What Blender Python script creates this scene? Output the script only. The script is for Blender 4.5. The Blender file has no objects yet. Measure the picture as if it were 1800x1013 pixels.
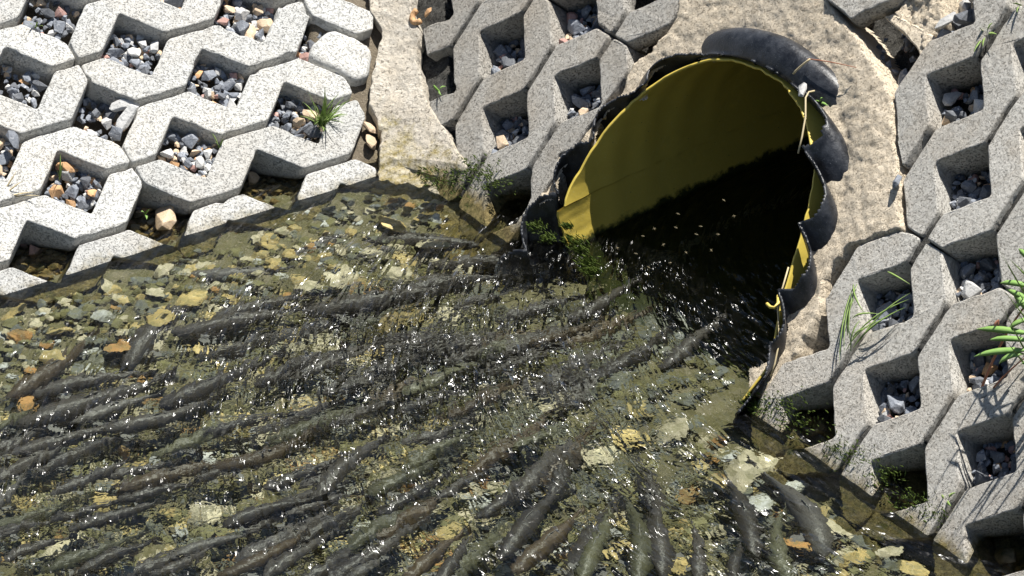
import bpy, bmesh, math, random
import numpy as np
from mathutils import Vector, Matrix, noise

random.seed(7)
rng = np.random.default_rng(7)
C = bpy.context.scene.collection
sc = bpy.context.scene
K = 0.14                                   # metres per lattice unit of the grid pavers

# ------------------------------------------------------------------ camera
CAM_M = np.array([[0.99963, -0.02719, 0.0], [-0.01388, -0.51035, 0.85985], [-0.02338, -0.85954, -0.51054]])
FPX = 6987.157
CAMP = np.array([0.0, -36.0, 21.55])       # camera position in lattice units, water level is z = 0
cam_d = bpy.data.cameras.new('camera')
cam = bpy.data.objects.new('camera', cam_d)
C.objects.link(cam)
cam_d.sensor_width = 36.0
cam_d.lens = FPX / 1800.0 * 36.0
cam_d.clip_start = 0.1
cam_d.clip_end = 200.0
_m = Matrix([[CAM_M[i][0], -CAM_M[i][1], -CAM_M[i][2]] for i in range(3)])
cam.matrix_world = Matrix.Translation(Vector(CAMP * K)) @ _m.to_4x4()
sc.camera = cam

# ------------------------------------------------------------------ light
SUN = np.array([0.24, 0.20, 0.95]); SUN = SUN / np.linalg.norm(SUN)
elev = math.asin(SUN[2]); azim = math.atan2(SUN[0], SUN[1])
w = bpy.data.worlds.new('World'); sc.world = w; w.use_nodes = True
nt = w.node_tree
sky = nt.nodes.new('ShaderNodeTexSky'); sky.sky_type = 'NISHITA'; sky.sun_disc = False
sky.sun_elevation = elev; sky.sun_rotation = azim
nt.links.new(sky.outputs[0], nt.nodes['Background'].inputs[0])
nt.nodes['Background'].inputs[1].default_value = 0.05
ld = bpy.data.lights.new('sun', 'SUN'); ld.energy = 5.0; ld.angle = math.radians(0.53); ld.color = (1.0, 0.965, 0.90)
lo = bpy.data.objects.new('sun', ld); C.objects.link(lo)
lo.rotation_euler = Vector(-SUN).to_track_quat('-Z', 'Y').to_euler()
lo.location = (0, 0, 6)
try:
    ld.cycles.is_caustics_light = True
except Exception as e:
    print('caustics light', e)
sc.view_settings.view_transform = 'Standard'
sc.view_settings.look = 'None'
sc.view_settings.exposure = 0.70
sc.view_settings.gamma = 1.0
sc.cycles.max_bounces = 10
sc.cycles.transmission_bounces = 6
sc.cycles.glossy_bounces = 3
sc.cycles.diffuse_bounces = 3
sc.cycles.caustics_refractive = True
sc.cycles.caustics_reflective = False
sc.cycles.sample_clamp_indirect = 6.0
sc.cycles.use_denoising = True

# ------------------------------------------------------------------ frames
ZA = np.array
OL = ZA([-4.4293, 2.75971, 0.92978]); E1L = ZA([0.91403, -0.14637, -0.37833]); E2L = ZA([0.29699, 0.87674, 0.37833]); NL = ZA([0.27631, -0.45816, 0.84483])
OR = ZA([4.48845, -2.49865, 1.74984]); E1R = ZA([0.79657, -0.31299, 0.51722]); E2R = ZA([0.00046, 0.85585, 0.51722]); NR = ZA([-0.60455, -0.41176, 0.68189])
R2 = math.sqrt(2.0)
UL = (E1L + E2L) / R2; VL = (E2L - E1L) / R2       # along the waterline / up the slope
UR = (E1R - E2R) / R2; VR = (E1R + E2R) / R2
U = 1 / R2
HALF = 0.3083 * R2
ANG = 0.015
# frame of the pavers between the corner and the pipe
_c, _s = math.cos(ANG), math.sin(ANG)
OC = OR + E1R * (-5.6817) + E2R * 3.82115
E1C = E1R * _c + E2R * _s; E2C = -E1R * _s + E2R * _c
UC = (E1C - E2C) / R2; VC = (E1C + E2C) / R2
FR = {'L': (OL, UL, VL, NL), 'R': (OR, VR, UR, NR), 'C': (OC, VC, UC, NR)}   # origin, strip axis t, across s, normal

def ray(px, py):
    return CAM_M @ ZA([(px - 900) / FPX, (py - 506.5) / FPX, 1.0])
def hit(px, py, n, o, d=0.0):
    r = ray(px, py)
    return CAMP + r * ((n @ o + d - n @ CAMP) / (n @ r))
def onL(px, py, d=0.0): return hit(px, py, NL, OL, d)
def onR(px, py, d=0.0): return hit(px, py, NR, OR, d)
def onW(px, py, z=0.0):
    r = ray(px, py); p = CAMP + r * (-CAMP[2] / r[2])
    if z >= 0: return CAMP + r * ((z - CAMP[2]) / r[2])
    r = r / np.linalg.norm(r); eta = 1 / 1.333; c = -r[2]
    t = eta * r + (eta * c - math.sqrt(1 - eta * eta * (1 - c * c))) * ZA([0, 0, 1.0])
    return p + t * (z / t[2])

# ------------------------------------------------------------------ helpers
def link(name, me, parent=None, loc=None):
    o = bpy.data.objects.new(name, me); C.objects.link(o)
    if loc is not None: o.location = Vector(loc)
    if parent is not None: o.parent = parent
    return o
def tag(o, label=None, cat=None, group=None, kind=None):
    if label: o['label'] = label
    if cat: o['category'] = cat
    if group: o['group'] = group
    if kind: o['kind'] = kind
    return o
def mesh(name, V, F, mats, smooth=False, mi=None):
    me = bpy.data.meshes.new(name)
    V = np.asarray(V, dtype=np.float64) * K
    me.from_pydata(V.tolist(), [], [tuple(int(i) for i in f) for f in F])
    for m in (mats if isinstance(mats, (list, tuple)) else [mats]): me.materials.append(m)
    if smooth: me.polygons.foreach_set('use_smooth', [True] * len(me.polygons))
    if mi is not None: me.polygons.foreach_set('material_index', list(mi))
    me.update()
    return me
def gridmesh(name, P, mat, smooth=True, keep=None):
    """P: (n,m,3) array of lattice points; keep: (n,m) bool"""
    n, m, _ = P.shape
    idx = np.arange(n * m).reshape(n, m)
    q = np.stack([idx[:-1, :-1], idx[1:, :-1], idx[1:, 1:], idx[:-1, 1:]], -1).reshape(-1, 4)
    V = P.reshape(-1, 3)
    if keep is not None:
        k = keep.reshape(-1); q = q[k[q].all(1)]
        used = np.zeros(len(V), bool); used[q.ravel()] = True
        new = np.cumsum(used) - 1; V = V[used]; q = new[q]
    me = bpy.data.meshes.new(name)
    me.vertices.add(len(V)); me.vertices.foreach_set('co', (V * K).ravel())
    me.loops.add(len(q) * 4); me.loops.foreach_set('vertex_index', q.ravel().astype(np.int32))
    me.polygons.add(len(q)); me.polygons.foreach_set('loop_start', (np.arange(len(q)) * 4).astype(np.int32))
    me.polygons.foreach_set('use_smooth', np.full(len(q), smooth))
    me.materials.append(mat); me.update(calc_edges=True); me.validate()
    return me

def _hash(ix, iy, iz, seed):
    h = (ix * 374761393 + iy * 668265263 + iz * 2147483647 + seed * 974634777) & 0xffffffff
    h = ((h ^ (h >> 13)) * 1274126177) & 0xffffffff
    return ((h ^ (h >> 16)) & 0xffff) / 65535.0 * 2 - 1
def vnoise(P, freq, seed=0):
    p = np.asarray(P, float) * freq
    i = np.floor(p).astype(np.int64); f = p - i; f = f * f * (3 - 2 * f); r = 0
    for dx in (0, 1):
        for dy in (0, 1):
            for dz in (0, 1):
                wgt = (f[..., 0] if dx else 1 - f[..., 0]) * (f[..., 1] if dy else 1 - f[..., 1]) * (f[..., 2] if dz else 1 - f[..., 2])
                r = r + wgt * _hash(i[..., 0] + dx, i[..., 1] + dy, i[..., 2] + dz, seed)
    return r
def fbm(P, freq, octs=4, seed=0, gain=0.5):
    r = 0; a = 1; t = 0
    for k in range(octs):
        r = r + a * vnoise(P, freq * 2 ** k, seed + k * 17); t += a; a *= gain
    return r / t

def inpoly(x, y, poly):
    poly = np.asarray(poly, float); r = np.zeros(np.shape(x), bool); j = len(poly) - 1
    for i in range(len(poly)):
        xi, yi = poly[i]; xj, yj = poly[j]
        with np.errstate(divide='ignore', invalid='ignore'):
            c = ((yi > y) != (yj > y)) & (x < (xj - xi) * (y - yi) / (yj - yi + 1e-12) + xi)
        r ^= c; j = i
    return r
def sdpoly(x, y, poly):
    """signed distance, negative inside"""
    poly = np.asarray(poly, float); d = np.full(np.shape(x), 1e9)
    for i in range(len(poly)):
        a = poly[i - 1]; b = poly[i]; e = b - a; L = e @ e + 1e-12
        t = np.clip(((x - a[0]) * e[0] + (y - a[1]) * e[1]) / L, 0, 1)
        d = np.minimum(d, np.hypot(x - a[0] - t * e[0], y - a[1] - t * e[1]))
    return np.where(inpoly(x, y, poly), -d, d)
def project(P):
    X = (np.asarray(P) - CAMP) @ CAM_M
    return 900 + FPX * X[..., 0] / X[..., 2], 506.5 + FPX * X[..., 1] / X[..., 2]

# ------------------------------------------------------------------ materials
class N:
    def __init__(s, name):
        s.m = bpy.data.materials.new(name); s.m.use_nodes = True; s.t = s.m.node_tree
        s.b = s.t.nodes['Principled BSDF']; s.out = s.t.nodes['Material Output']
        s.geo = s.n('ShaderNodeNewGeometry'); s.pos = s.geo.outputs['Position']
    def n(s, typ, **k):
        x = s.t.nodes.new(typ)
        for a, v in k.items(): setattr(x, a, v)
        return x
    def l(s, a, b): s.t.links.new(a, b)
    def noise(s, scale, detail=4, rough=0.55, vec=None, dist=0.0):
        x = s.n('ShaderNodeTexNoise'); x.inputs['Scale'].default_value = scale; x.inputs['Detail'].default_value = detail
        x.inputs['Roughness'].default_value = rough; x.inputs['Distortion'].default_value = dist
        s.l(vec or s.pos, x.inputs['Vector']); return x.outputs['Fac']
    def voro(s, scale, feat='F1', out='Distance', vec=None):
        x = s.n('ShaderNodeTexVoronoi', feature=feat); x.inputs['Scale'].default_value = scale
        s.l(vec or s.pos, x.inputs['Vector']); return x.outputs[out]
    def ramp(s, fac, stops, interp='LINEAR'):
        x = s.n('ShaderNodeValToRGB'); x.color_ramp.interpolation = interp
        e = x.color_ramp.elements
        while len(e) > 1: e.remove(e[-1])
        e[0].position = stops[0][0]; e[0].color = s.c(stops[0][1])
        for p, c in stops[1:]:
            q = e.new(p); q.color = s.c(c)
        s.l(fac, x.inputs[0]); return x.outputs[0]
    def c(s, v): return (v, v, v, 1) if isinstance(v, (int, float)) else tuple(v) + (1,)
    def mix(s, fac, a, b, mode='MIX'):
        x = s.n('ShaderNodeMix', data_type='RGBA', blend_type=mode)
        for val, inp in ((fac, x.inputs[0]), (a, x.inputs[6]), (b, x.inputs[7])):
            if isinstance(val, (int, float)): inp.default_value = val if inp == x.inputs[0] else (val, val, val, 1)
            elif isinstance(val, tuple): inp.default_value = s.c(val)
            else: s.l(val, inp)
        return x.outputs[2]
    def math(s, op, a, b=0.0, clamp=False):
        x = s.n('ShaderNodeMath', operation=op, use_clamp=clamp)
        for v, i in ((a, 0), (b, 1)):
            if isinstance(v, (int, float)): x.inputs[i].default_value = v
            else: s.l(v, x.inputs[i])
        return x.outputs[0]
    def maprange(s, v, a, b, c=0.0, d=1.0):
        x = s.n('ShaderNodeMapRange'); s.l(v, x.inputs[0])
        for i, q in enumerate((a, b, c, d)): x.inputs[i + 1].default_value = q
        return x.outputs[0]
    def z(s):
        x = s.n('ShaderNodeSeparateXYZ'); s.l(s.pos, x.inputs[0]); return x.outputs[2]
    def bump(s, h, dist, strength=1.0):
        x = s.n('ShaderNodeBump'); x.inputs['Strength'].default_value = strength; x.inputs['Distance'].default_value = dist
        s.l(h, x.inputs['Height']); s.l(x.outputs[0], s.b.inputs['Normal']); return x
    def set(s, color=None, rough=None, spec=None, metal=None):
        for v, nm in ((color, 'Base Color'), (rough, 'Roughness'), (spec, 'Specular IOR Level'), (metal, 'Metallic')):
            if v is None: continue
            if isinstance(v, (int, float)): s.b.inputs[nm].default_value = v
            elif isinstance(v, tuple): s.b.inputs[nm].default_value = s.c(v)
            else: s.l(v, s.b.inputs[nm])
        return s.m
    def info(s, out='Random'):
        return s.n('ShaderNodeObjectInfo').outputs[out]
    def algae(s, col, top=-0.002, width=0.010, green=(0.085, 0.090, 0.026), brown=(0.15, 0.118, 0.052)):
        """wet green growth from the waterline down (position in metres)"""
        zz = s.math('ADD', s.z(), s.math('MULTIPLY', s.math('SUBTRACT', s.noise(34, 5, 0.7), 0.5), 0.045))
        f = s.maprange(zz, top + width, top - width)
        alg = s.mix(s.ramp(s.noise(75, 5, 0.7), [(0.4, 0), (0.62, 1)]), s.mix(s.ramp(s.noise(26, 4, 0.6), [(0.38, 0), (0.6, 1)]), green, brown), tuple(min(1, x * 1.9) for x in brown))
        return s.mix(f, col, alg), f

def concrete(name, a, b, dark=(0.09, 0.085, 0.08), tint=(0.42, 0.36, 0.27), grain=1.0, wet=True, atop=-0.002, awid=0.010):
    s = N(name)
    fine = s.noise(900, 3, 0.7); mid = s.noise(120, 5, 0.7); big = s.noise(9, 4, 0.6)
    col = s.mix(s.ramp(mid, [(0.35, 0), (0.7, 1)]), a, b)
    col = s.mix(s.math('MULTIPLY', s.ramp(big, [(0.45, 0), (0.75, 1)]), 0.55), col, tint)
    # dark pores between the grains and a few pale grains
    pore = s.ramp(s.noise(330, 4, 0.75), [(0.34, 1), (0.45, 0)])
    pore2 = s.ramp(s.noise(150, 6, 0.8, dist=0.6), [(0.35, 1), (0.42, 0)])
    patch = s.maprange(s.noise(16, 4, 0.65), 0.35, 0.65, 0.25, 1.15)
    col = s.mix(s.math('MULTIPLY', s.math('MULTIPLY', s.math('MAXIMUM', pore, pore2), 0.9 * grain), patch, True), col, dark)
    stain = s.ramp(s.noise(38, 6, 0.75, dist=0.8), [(0.54, 0), (0.66, 1)])
    col = s.mix(s.math('MULTIPLY', stain, 0.30), col, tuple(q * 0.62 for q in tint))
    grains = s.ramp(s.voro(520), [(0.10, 1), (0.22, 0)])
    col = s.mix(s.math('MULTIPLY', grains, 0.35), col, (0.72, 0.70, 0.66))
    rnd = s.maprange(s.info(), 0, 1, 0.86, 1.1)
    col = s.mix(1.0, col, s.n_rgb(rnd) if hasattr(s, 'n_rgb') else rnd, 'MULTIPLY')
    if wet: col, f = s.algae(col, top=atop, width=awid)
    h = s.math('ADD', s.math('MULTIPLY', mid, 0.7), s.math('MULTIPLY', fine, 0.35))
    h = s.math('SUBTRACT', h, s.math('MULTIPLY', s.math('MAXIMUM', pore, pore2), 0.6))
    s.bump(h, 0.0045 * grain, 1.0)
    return s.set(col, 0.9, 0.2)

M_pav_l = concrete('weathered_pale_concrete', (0.50, 0.50, 0.48), (0.65, 0.65, 0.63), dark=(0.25, 0.25, 0.24), tint=(0.62, 0.57, 0.49), grain=0.6)
M_pav_r = concrete('weathered_grey_concrete', (0.47, 0.45, 0.41), (0.62, 0.60, 0.55), dark=(0.12, 0.11, 0.095), tint=(0.50, 0.42, 0.32), grain=0.85, atop=0.004, awid=0.009)
M_pav_c = concrete('dark_grey_concrete', (0.40, 0.38, 0.345), (0.54, 0.52, 0.475), dark=(0.10, 0.092, 0.08), tint=(0.40, 0.34, 0.26), atop=0.026, awid=0.012)  # darker grey than the other pavers, growth reaching higher
M_mortar = concrete('tan_mortar', (0.70, 0.59, 0.44), (0.84, 0.73, 0.57), dark=(0.34, 0.27, 0.18), tint=(0.70, 0.62, 0.50), grain=0.75)
M_joint = concrete('dark_joint_filler', (0.045, 0.045, 0.042), (0.13, 0.125, 0.115), dark=(0.012, 0.012, 0.012), tint=(0.09, 0.08, 0.06), grain=1.6)

def soil_mat():
    s = N('gritty_soil')
    col = s.mix(s.noise(60, 5, 0.7), (0.10, 0.085, 0.065), (0.30, 0.25, 0.18))
    col = s.mix(s.ramp(s.voro(260), [(0.1, 1), (0.3, 0)]), col, (0.33, 0.28, 0.22))
    col, f = s.algae(col)
    s.bump(s.noise(200, 5, 0.75), 0.006, 1.0)
    return s.set(col, 0.9, 0.2)
M_soil = soil_mat()

def stone_mat(name, a, b, vein=(0.6, 0.6, 0.6), veins=0.5, wet=True, rough=0.75):
    s = N(name)
    tc = s.n('ShaderNodeTexCoord').outputs['Object']
    rv = s.info()
    x = s.n('ShaderNodeVectorMath', operation='ADD'); s.l(s.pos, x.inputs[0])
    v = x.outputs[0]
    col = s.mix(s.noise(55, 5, 0.65, v), a, b)
    col = s.mix(s.math('MULTIPLY', s.ramp(s.noise(90, 5, 0.7, v, dist=1.5), [(0.56, 0), (0.68, 1)]), veins), col, vein)
    col = s.mix(s.ramp(s.noise(400, 3, 0.7, v), [(0.3, 1), (0.42, 0)]), col, tuple(q * 0.45 for q in a))
    col = s.mix(1.0, col, s.maprange(rv, 0, 1, 0.8, 1.2), 'MULTIPLY')
    if not wet:      # slimy brown film on the stones of the bed
        film = s.math('MULTIPLY', s.ramp(s.noise(70, 5, 0.7), [(0.42, 0), (0.60, 1)]), 0.62)
        col = s.mix(film, col, (0.22, 0.21, 0.10))
    if wet: col, f = s.algae(col, top=0.0, width=0.016, green=(0.09, 0.085, 0.03), brown=(0.15, 0.10, 0.035))
    s.bump(s.noise(160, 5, 0.7, v), 0.003, 0.7)
    return s.set(col, rough, 0.35)
ST = {
 'blue': stone_mat('blue_grey_stone', (0.10, 0.115, 0.14), (0.30, 0.32, 0.36), (0.72, 0.73, 0.75), 0.6),
 'dark': stone_mat('dark_grey_stone', (0.055, 0.06, 0.07), (0.17, 0.18, 0.20), (0.45, 0.46, 0.48), 0.4),
 'pale': stone_mat('pale_grey_stone', (0.42, 0.42, 0.41), (0.66, 0.65, 0.63), (0.2, 0.2, 0.22), 0.5),
 'tan': stone_mat('tan_stone', (0.50, 0.36, 0.23), (0.68, 0.54, 0.39), (0.72, 0.66, 0.58), 0.5),
 'orange': stone_mat('orange_stone', (0.46, 0.24, 0.11), (0.66, 0.42, 0.22), (0.70, 0.55, 0.40), 0.4),
 'pink': stone_mat('reddish_stone', (0.36, 0.19, 0.16), (0.52, 0.34, 0.30), (0.62, 0.52, 0.48), 0.4),
}
BED = {   # wet stones below the water: a thin brown film, no algae gradient
 'gold': stone_mat('golden_bed_stone', (0.52, 0.36, 0.12), (0.78, 0.62, 0.30), (0.88, 0.80, 0.58), 0.7, wet=False),
 'cream': stone_mat('cream_bed_stone', (0.62, 0.53, 0.36), (0.86, 0.78, 0.60), (0.36, 0.30, 0.16), 0.5, wet=False),
 'rust': stone_mat('rust_bed_stone', (0.40, 0.19, 0.06), (0.62, 0.36, 0.14), (0.7, 0.5, 0.25), 0.3, wet=False),
 'grey': stone_mat('grey_bed_stone', (0.09, 0.10, 0.10), (0.24, 0.25, 0.24), (0.6, 0.62, 0.62), 0.5, wet=False),
 'olive': stone_mat('algae_bed_stone', (0.12, 0.11, 0.045), (0.31, 0.29, 0.14), (0.58, 0.54, 0.33), 0.4, wet=False),
 'white': stone_mat('white_bed_stone', (0.62, 0.63, 0.62), (0.85, 0.86, 0.85), (0.4, 0.42, 0.45), 0.5, wet=False),
}

# ------------------------------------------------------------------ pipe frame
PA = ZA([math.cos(math.radians(38)), math.sin(math.radians(38)), 0.0]); PB = ZA([PA[1], -PA[0], 0.0])
PBC = 1.10179; PZC = 0.4885; SOFF = -22.16381
RIN = 1.74
def pipe_coords(P):
    P = np.asarray(P); s = P @ PA - SOFF; b = P @ PB - PBC; z = P[..., 2] - PZC
    return s, np.hypot(b, z), np.degrees(np.arctan2(z, b))
def pipe_pt(s, th, r):
    th = np.radians(th)
    s, th, r = np.broadcast_arrays(s, th, r)
    return (s + SOFF)[..., None] * PA + (PBC + r * np.cos(th))[..., None] * PB + (PZC + r * np.sin(th))[..., None] * ZA([0, 0, 1.0])
def corr(s):
    """outer corrugation radius at axial coordinate s"""
    ph = ((s - 24.78) / 0.475) % 1.0
    c = np.clip(np.sin(np.pi * ph), 0, 1) ** 0.62
    return 1.78 + 0.285 * c

# ------------------------------------------------------------------ stream bed
def region_grid(x0, x1, y0, y1, step):
    xs = np.arange(x0, x1 + step, step); ys = np.arange(y0, y1 + step, step)
    X, Y = np.meshgrid(xs, ys, indexing='ij'); return X, Y
BEDZ = -0.85
def bedz(P):
    P = np.asarray(P, float).copy(); P[..., 2] = BEDZ
    dl = np.clip((P - OL) @ NL, -1, 9); dr = np.clip((P - OR) @ NR, -1, 9)
    cor = np.clip((P[..., 1] + 1.2) / 2.0, 0, 1)
    return BEDZ + 0.62 * np.exp(-np.clip(dl + 0.15, 0, 9) / 0.55) + 0.40 * np.exp(-np.clip(dr + 0.1, 0, 9) / 0.45) * (1 - 0.8 * cor)
def build_bed():
    X, Y = region_grid(-8.5, 9.5, -9, 8, 0.07)
    P = np.stack([X, Y, np.zeros_like(X)], -1)
    Z = bedz(P) - 0.05 + 0.08 * fbm(P, 0.9, 3, 5) + 0.05 * fbm(P, 5, 3, 9)
    s = N('stream_bed')
    col = s.mix(s.noise(14, 5, 0.65), (0.11, 0.105, 0.05), (0.30, 0.27, 0.14))
    col = s.mix(s.ramp(s.noise(26, 4, 0.6), [(0.5, 0), (0.7, 1)]), col, (0.34, 0.30, 0.20))
    col = s.mix(s.ramp(s.voro(150), [(0.1, 1), (0.35, 0)]), col, (0.40, 0.34, 0.24))
    s.bump(s.noise(120, 5, 0.7), 0.01, 1.0); s.set(col, 0.9, 0.2)
    P[..., 2] = Z
    s_, r_, t_ = pipe_coords(P); inside = (r_ < 1.66) & (s_ > 23.3)
    o = link('stream_bed', gridmesh('stream_bed', P, s.m, keep=~inside)); tag(o, kind='structure')
    return o
bed = build_bed()

# ------------------------------------------------------------------ banks under the pavers
CORNER_P = np.linalg.solve(ZA([NL, NR, [0, 0, 1.0]]), ZA([NL @ OL, NR @ OR, 0.0]))
CORNER_D = np.cross(NR, NL); CORNER_D /= np.linalg.norm(CORNER_D)
if CORNER_D[2] < 0: CORNER_D = -CORNER_D

def fbank(name, frame, t0, t1, s0, s1, step, side, jointd):
    o, T, S, n = FR[frame]
    A, B = region_grid(t0, t1, s0, s1, step)
    P0 = o + A[..., None] * T + B[..., None] * S
    k = np.round(B / U) * U
    d = -0.50 + 0.05 * fbm(P0, 3, 4, 3) + 0.03 * fbm(P0, 12, 2, 8)
    d = np.where(np.abs((P0 - (OR if side == 'L' else OL)) @ (NR if side == 'L' else NL)) < (0.75 if side == 'L' else 0.55), -0.16 + 0.05 * fbm(P0, 9, 3, 6), d)
    if jointd is not None and side != 'L':
        # joint filler: shallow only along joints away from holes
        par = np.round(B / U).astype(int)
        ph = np.abs(((A / U - par + 1) % 2) - 1) * U            # distance to nearest hole centre along t
        nearj = np.abs(B - k) < 0.10
        solid = ph > HALF - 0.02
        d = np.where(nearj & solid, jointd + 0.05 * fbm(P0, 9, 3, 4), d)
    P = P0 + d[..., None] * n
    sd, sn = np.cross(CORNER_D, n), None
    # keep only this bank's own side of the corner
    other = NR if side == 'L' else NL; oo = OR if side == 'L' else OL
    keep = (P - oo) @ other > -0.75
    s_, r_, th_ = pipe_coords(P)
    if side != 'L': P = P - (0.13 * np.clip((3.0 - r_) / 0.3, 0, 1))[..., None] * n
    if side != 'L': s_, r_, th_ = pipe_coords(P); keep &= (r_ > 2.0) | ((r_ > 1.86) & (s_ > 25.45))
    lat = (P - (PA * 0 + PB * PBC)) @ PB
    mid = (P - pipe_pt(24.8, 0.0, 0.0)) @ UR
    if side == 'R': keep &= mid > -0.3
    if side == 'C': keep &= mid < -0.25
    m = gridmesh(name, P, M_soil if side == 'L' else M_joint, keep=keep)
    ob = link(name, m); tag(ob, kind='structure')
    return ob
fbank('left_bank_soil', 'L', -6.5, 5, -6, 5, 0.05, 'L', -0.30)
fbank('right_bank_soil', 'R', -7, 6, -6.5, 5.5, 0.04, 'R', -0.055)
fbank('corner_bank_soil', 'C', -7, 6, -4.5, 3.2, 0.04, 'C', -0.055)

# ------------------------------------------------------------------ grid pavers
GAP = 0.04
def round_poly(pts, r, seg=3):
    out = []; n = len(pts)
    for i in range(n):
        a, b, c = pts[i - 1], pts[i], pts[(i + 1) % n]
        u = a - b; v = c - b; lu = np.linalg.norm(u); lv = np.linalg.norm(v)
        cs = (u @ v) / (lu * lv + 1e-9)
        if cs < -0.995: out.append(b); continue
        rr = min(r, lu * 0.4, lv * 0.4)
        p0 = b + u / lu * rr; p1 = b + v / lv * rr
        for j in range(seg + 1):
            t = j / seg; out.append((1 - t) ** 2 * p0 + 2 * t * (1 - t) * b + t * t * p1)
    return out
def subdiv(pts, L):
    out = []
    for i in range(len(pts)):
        a = pts[i]; b = pts[(i + 1) % len(pts)]; n = max(1, int(np.linalg.norm(b - a) / L))
        for j in range(n): out.append(a + (b - a) * j / n)
    return out
def strip_outline(k, c0, c1):
    pts = []
    cut = 0.012; g = GAP
    # lower side, s = g
    t0 = c0 * U + cut; t1 = c1 * U - cut
    def has(c, side): return (c - (k + side)) % 2 == 0
    h = HALF
    low = []
    for c in range(c0, c1 + 1):
        if has(c, 0):
            tc = c * U
            if c > c0: low.append((tc - (h - g), g))
            low.append((min(max(tc, t0), t1), h))
            if c < c1: low.append((tc + (h - g), g))
        elif c in (c0, c1): low.append((t0 if c == c0 else t1, g))
    hi = []
    for c in range(c0, c1 + 1):
        if has(c, 1):
            tc = c * U
            if c > c0: hi.append((tc - (h - g), U - g))
            hi.append((min(max(tc, t0), t1), U - h))
            if c < c1: hi.append((tc + (h - g), U - g))
        elif c in (c0, c1): hi.append((t0 if c == c0 else t1, U - g))
    pts = low + hi[::-1]
    return [ZA([p[0], p[1] + k * U]) for p in pts]
def clip_poly(pts, clips):
    for (a, b, c) in clips:             # keep a*x+b*y+c > 0
        out = []
        for i in range(len(pts)):
            p = pts[i - 1]; q = pts[i]; dp = a * p[0] + b * p[1] + c; dq = a * q[0] + b * q[1] + c
            if (dp > 0) != (dq > 0): out.append(p + (q - p) * dp / (dp - dq))
            if dq > 0: out.append(q)
        pts = out
        if len(pts) < 3: return pts
    return pts
def slab(name, pts, frame, mat, d0=0.0, thick=0.57, seed=0, rr=0.038, bev=0.013, jit=0.007, tilt=(0, 0)):
    """a solid paver from an outline in (t, s) plane coordinates"""
    o, T, S, n = FR[frame]
    pts = subdiv(round_poly(pts, rr), 0.07)
    A = np.array(pts); m = len(A)
    area = 0.5 * np.sum(A[:, 0] * np.roll(A[:, 1], -1) - np.roll(A[:, 0], -1) * A[:, 1])
    if area < 0: A = A[::-1]
    prv = np.roll(A, 1, 0); nxt = np.roll(A, -1, 0)
    e = nxt - prv; e /= np.linalg.norm(e, axis=1)[:, None] + 1e-9
    nin = np.stack([-e[:, 1], e[:, 0]], 1)
    P3 = np.c_[A, np.full(m, seed * 3.7)]
    j = vnoise(P3, 9, 3) * jit + vnoise(P3, 28, 4) * jit * 0.9
    A = A + nin * j[:, None]
    chip = np.clip(vnoise(P3, 6.5, 21) - 0.45, 0, 1) * np.clip(vnoise(P3, 22, 22) + 0.3, 0, 1)
    A = A + nin * (chip * 0.10)[:, None]
    jz = vnoise(P3, 14, 9) * 0.008
    cen = A.mean(0)
    rings = [(bev * 1.5, 0.0), (bev * 0.5, -bev * 0.3), (0.0, -bev * 1.1), (-0.012, -thick * 0.5), (-0.02, -thick)]
    V = []
    for off, z in rings:
        q = A + nin * off
        zz = d0 + z + jz * (1 if z > -0.1 else 0) + (q - cen) @ np.array(tilt)
        V.append(o + q[:, :1] * T + q[:, 1:] * S + zz[:, None] * n)
    nr = len(rings); V = np.concatenate(V); F = []
    loc = V[:m].mean(0)
    flip = np.dot(np.cross(T, S), n) < 0
    for r in range(nr - 1):
        for i in range(m):
            a = r * m + i; b = r * m + (i + 1) % m; f = (a, a + m, b + m, b)
            F.append(f[::-1] if flip else f)
    top = tuple(range(m)); F.append(top[::-1] if flip else top)
    bot = tuple(range((nr - 1) * m, nr * m)); F.append(bot if flip else bot[::-1])
    me = mesh(name, V - loc, F, mat)
    sm = [True] * (len(F) - 2) + [False, False]
    me.polygons.foreach_set('use_smooth', sm)
    ob = link(name, me, loc=loc * K)
    return ob

def describe_row(fr, k, c0):
    return ''
PAVERS = []
def line_px(frame, p, q, inside):
    """clip half plane in (t,s) from two pixel points"""
    o, T, S, n = FR[frame]; f = onL if frame == 'L' else onR
    a = f(*p) - o; b = f(*q) - o; c = f(*inside) - o
    a = ZA([a @ T, a @ S]); b = ZA([b @ T, b @ S]); c = ZA([c @ T, c @ S])
    d = b - a; A_, B_, C_ = -d[1], d[0], d[1] * a[0] - d[0] * a[1]
    if A_ * c[0] + B_ * c[1] + C_ < 0: A_, B_, C_ = -A_, -B_, -C_
    return (A_, B_, C_)
def paver(frame, k, c0, c1, mat, clips=None, seed=0, thick=0.57):
    pts = strip_outline(k, c0, c1)
    if clips: pts = clip_poly(pts, clips)
    if len(pts) < 3: return None
    q = np.array(pts)
    if np.ptp(q[:, 0]) < 0.15 or np.ptp(q[:, 1]) < 0.15: return None
    r = random.Random(seed * 131 + k * 17 + c0 * 5 + ord(frame))
    ob = slab('grid_paver', pts, frame, mat, thick=thick, d0=r.uniform(-0.015, 0.015), seed=seed + k * 7 + c0, tilt=(r.uniform(-.006, .006), r.uniform(-.015, .015)))
    PAVERS.append((frame, k, c0, ob)); return ob
ordn = ['first', 'second', 'third', 'fourth', 'fifth', 'sixth', 'seventh', 'eighth', 'ninth', 'tenth', 'eleventh', 'twelfth']
# left bank; the corner clips the right hand ends
cl = [line_px('L', (655, -80), (662, 340), (300, 200))]
for k in range(-7, 6):
    for c0 in (-8, -4, 0, 4):
        if c0 == 4 and k not in (0, 1, 2, 3): continue
        if k in (-1,) and c0 == 4: continue
        ob = paver('L', k, c0, c0 + 4, M_pav_l, cl if c0 >= 0 else None)
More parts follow.
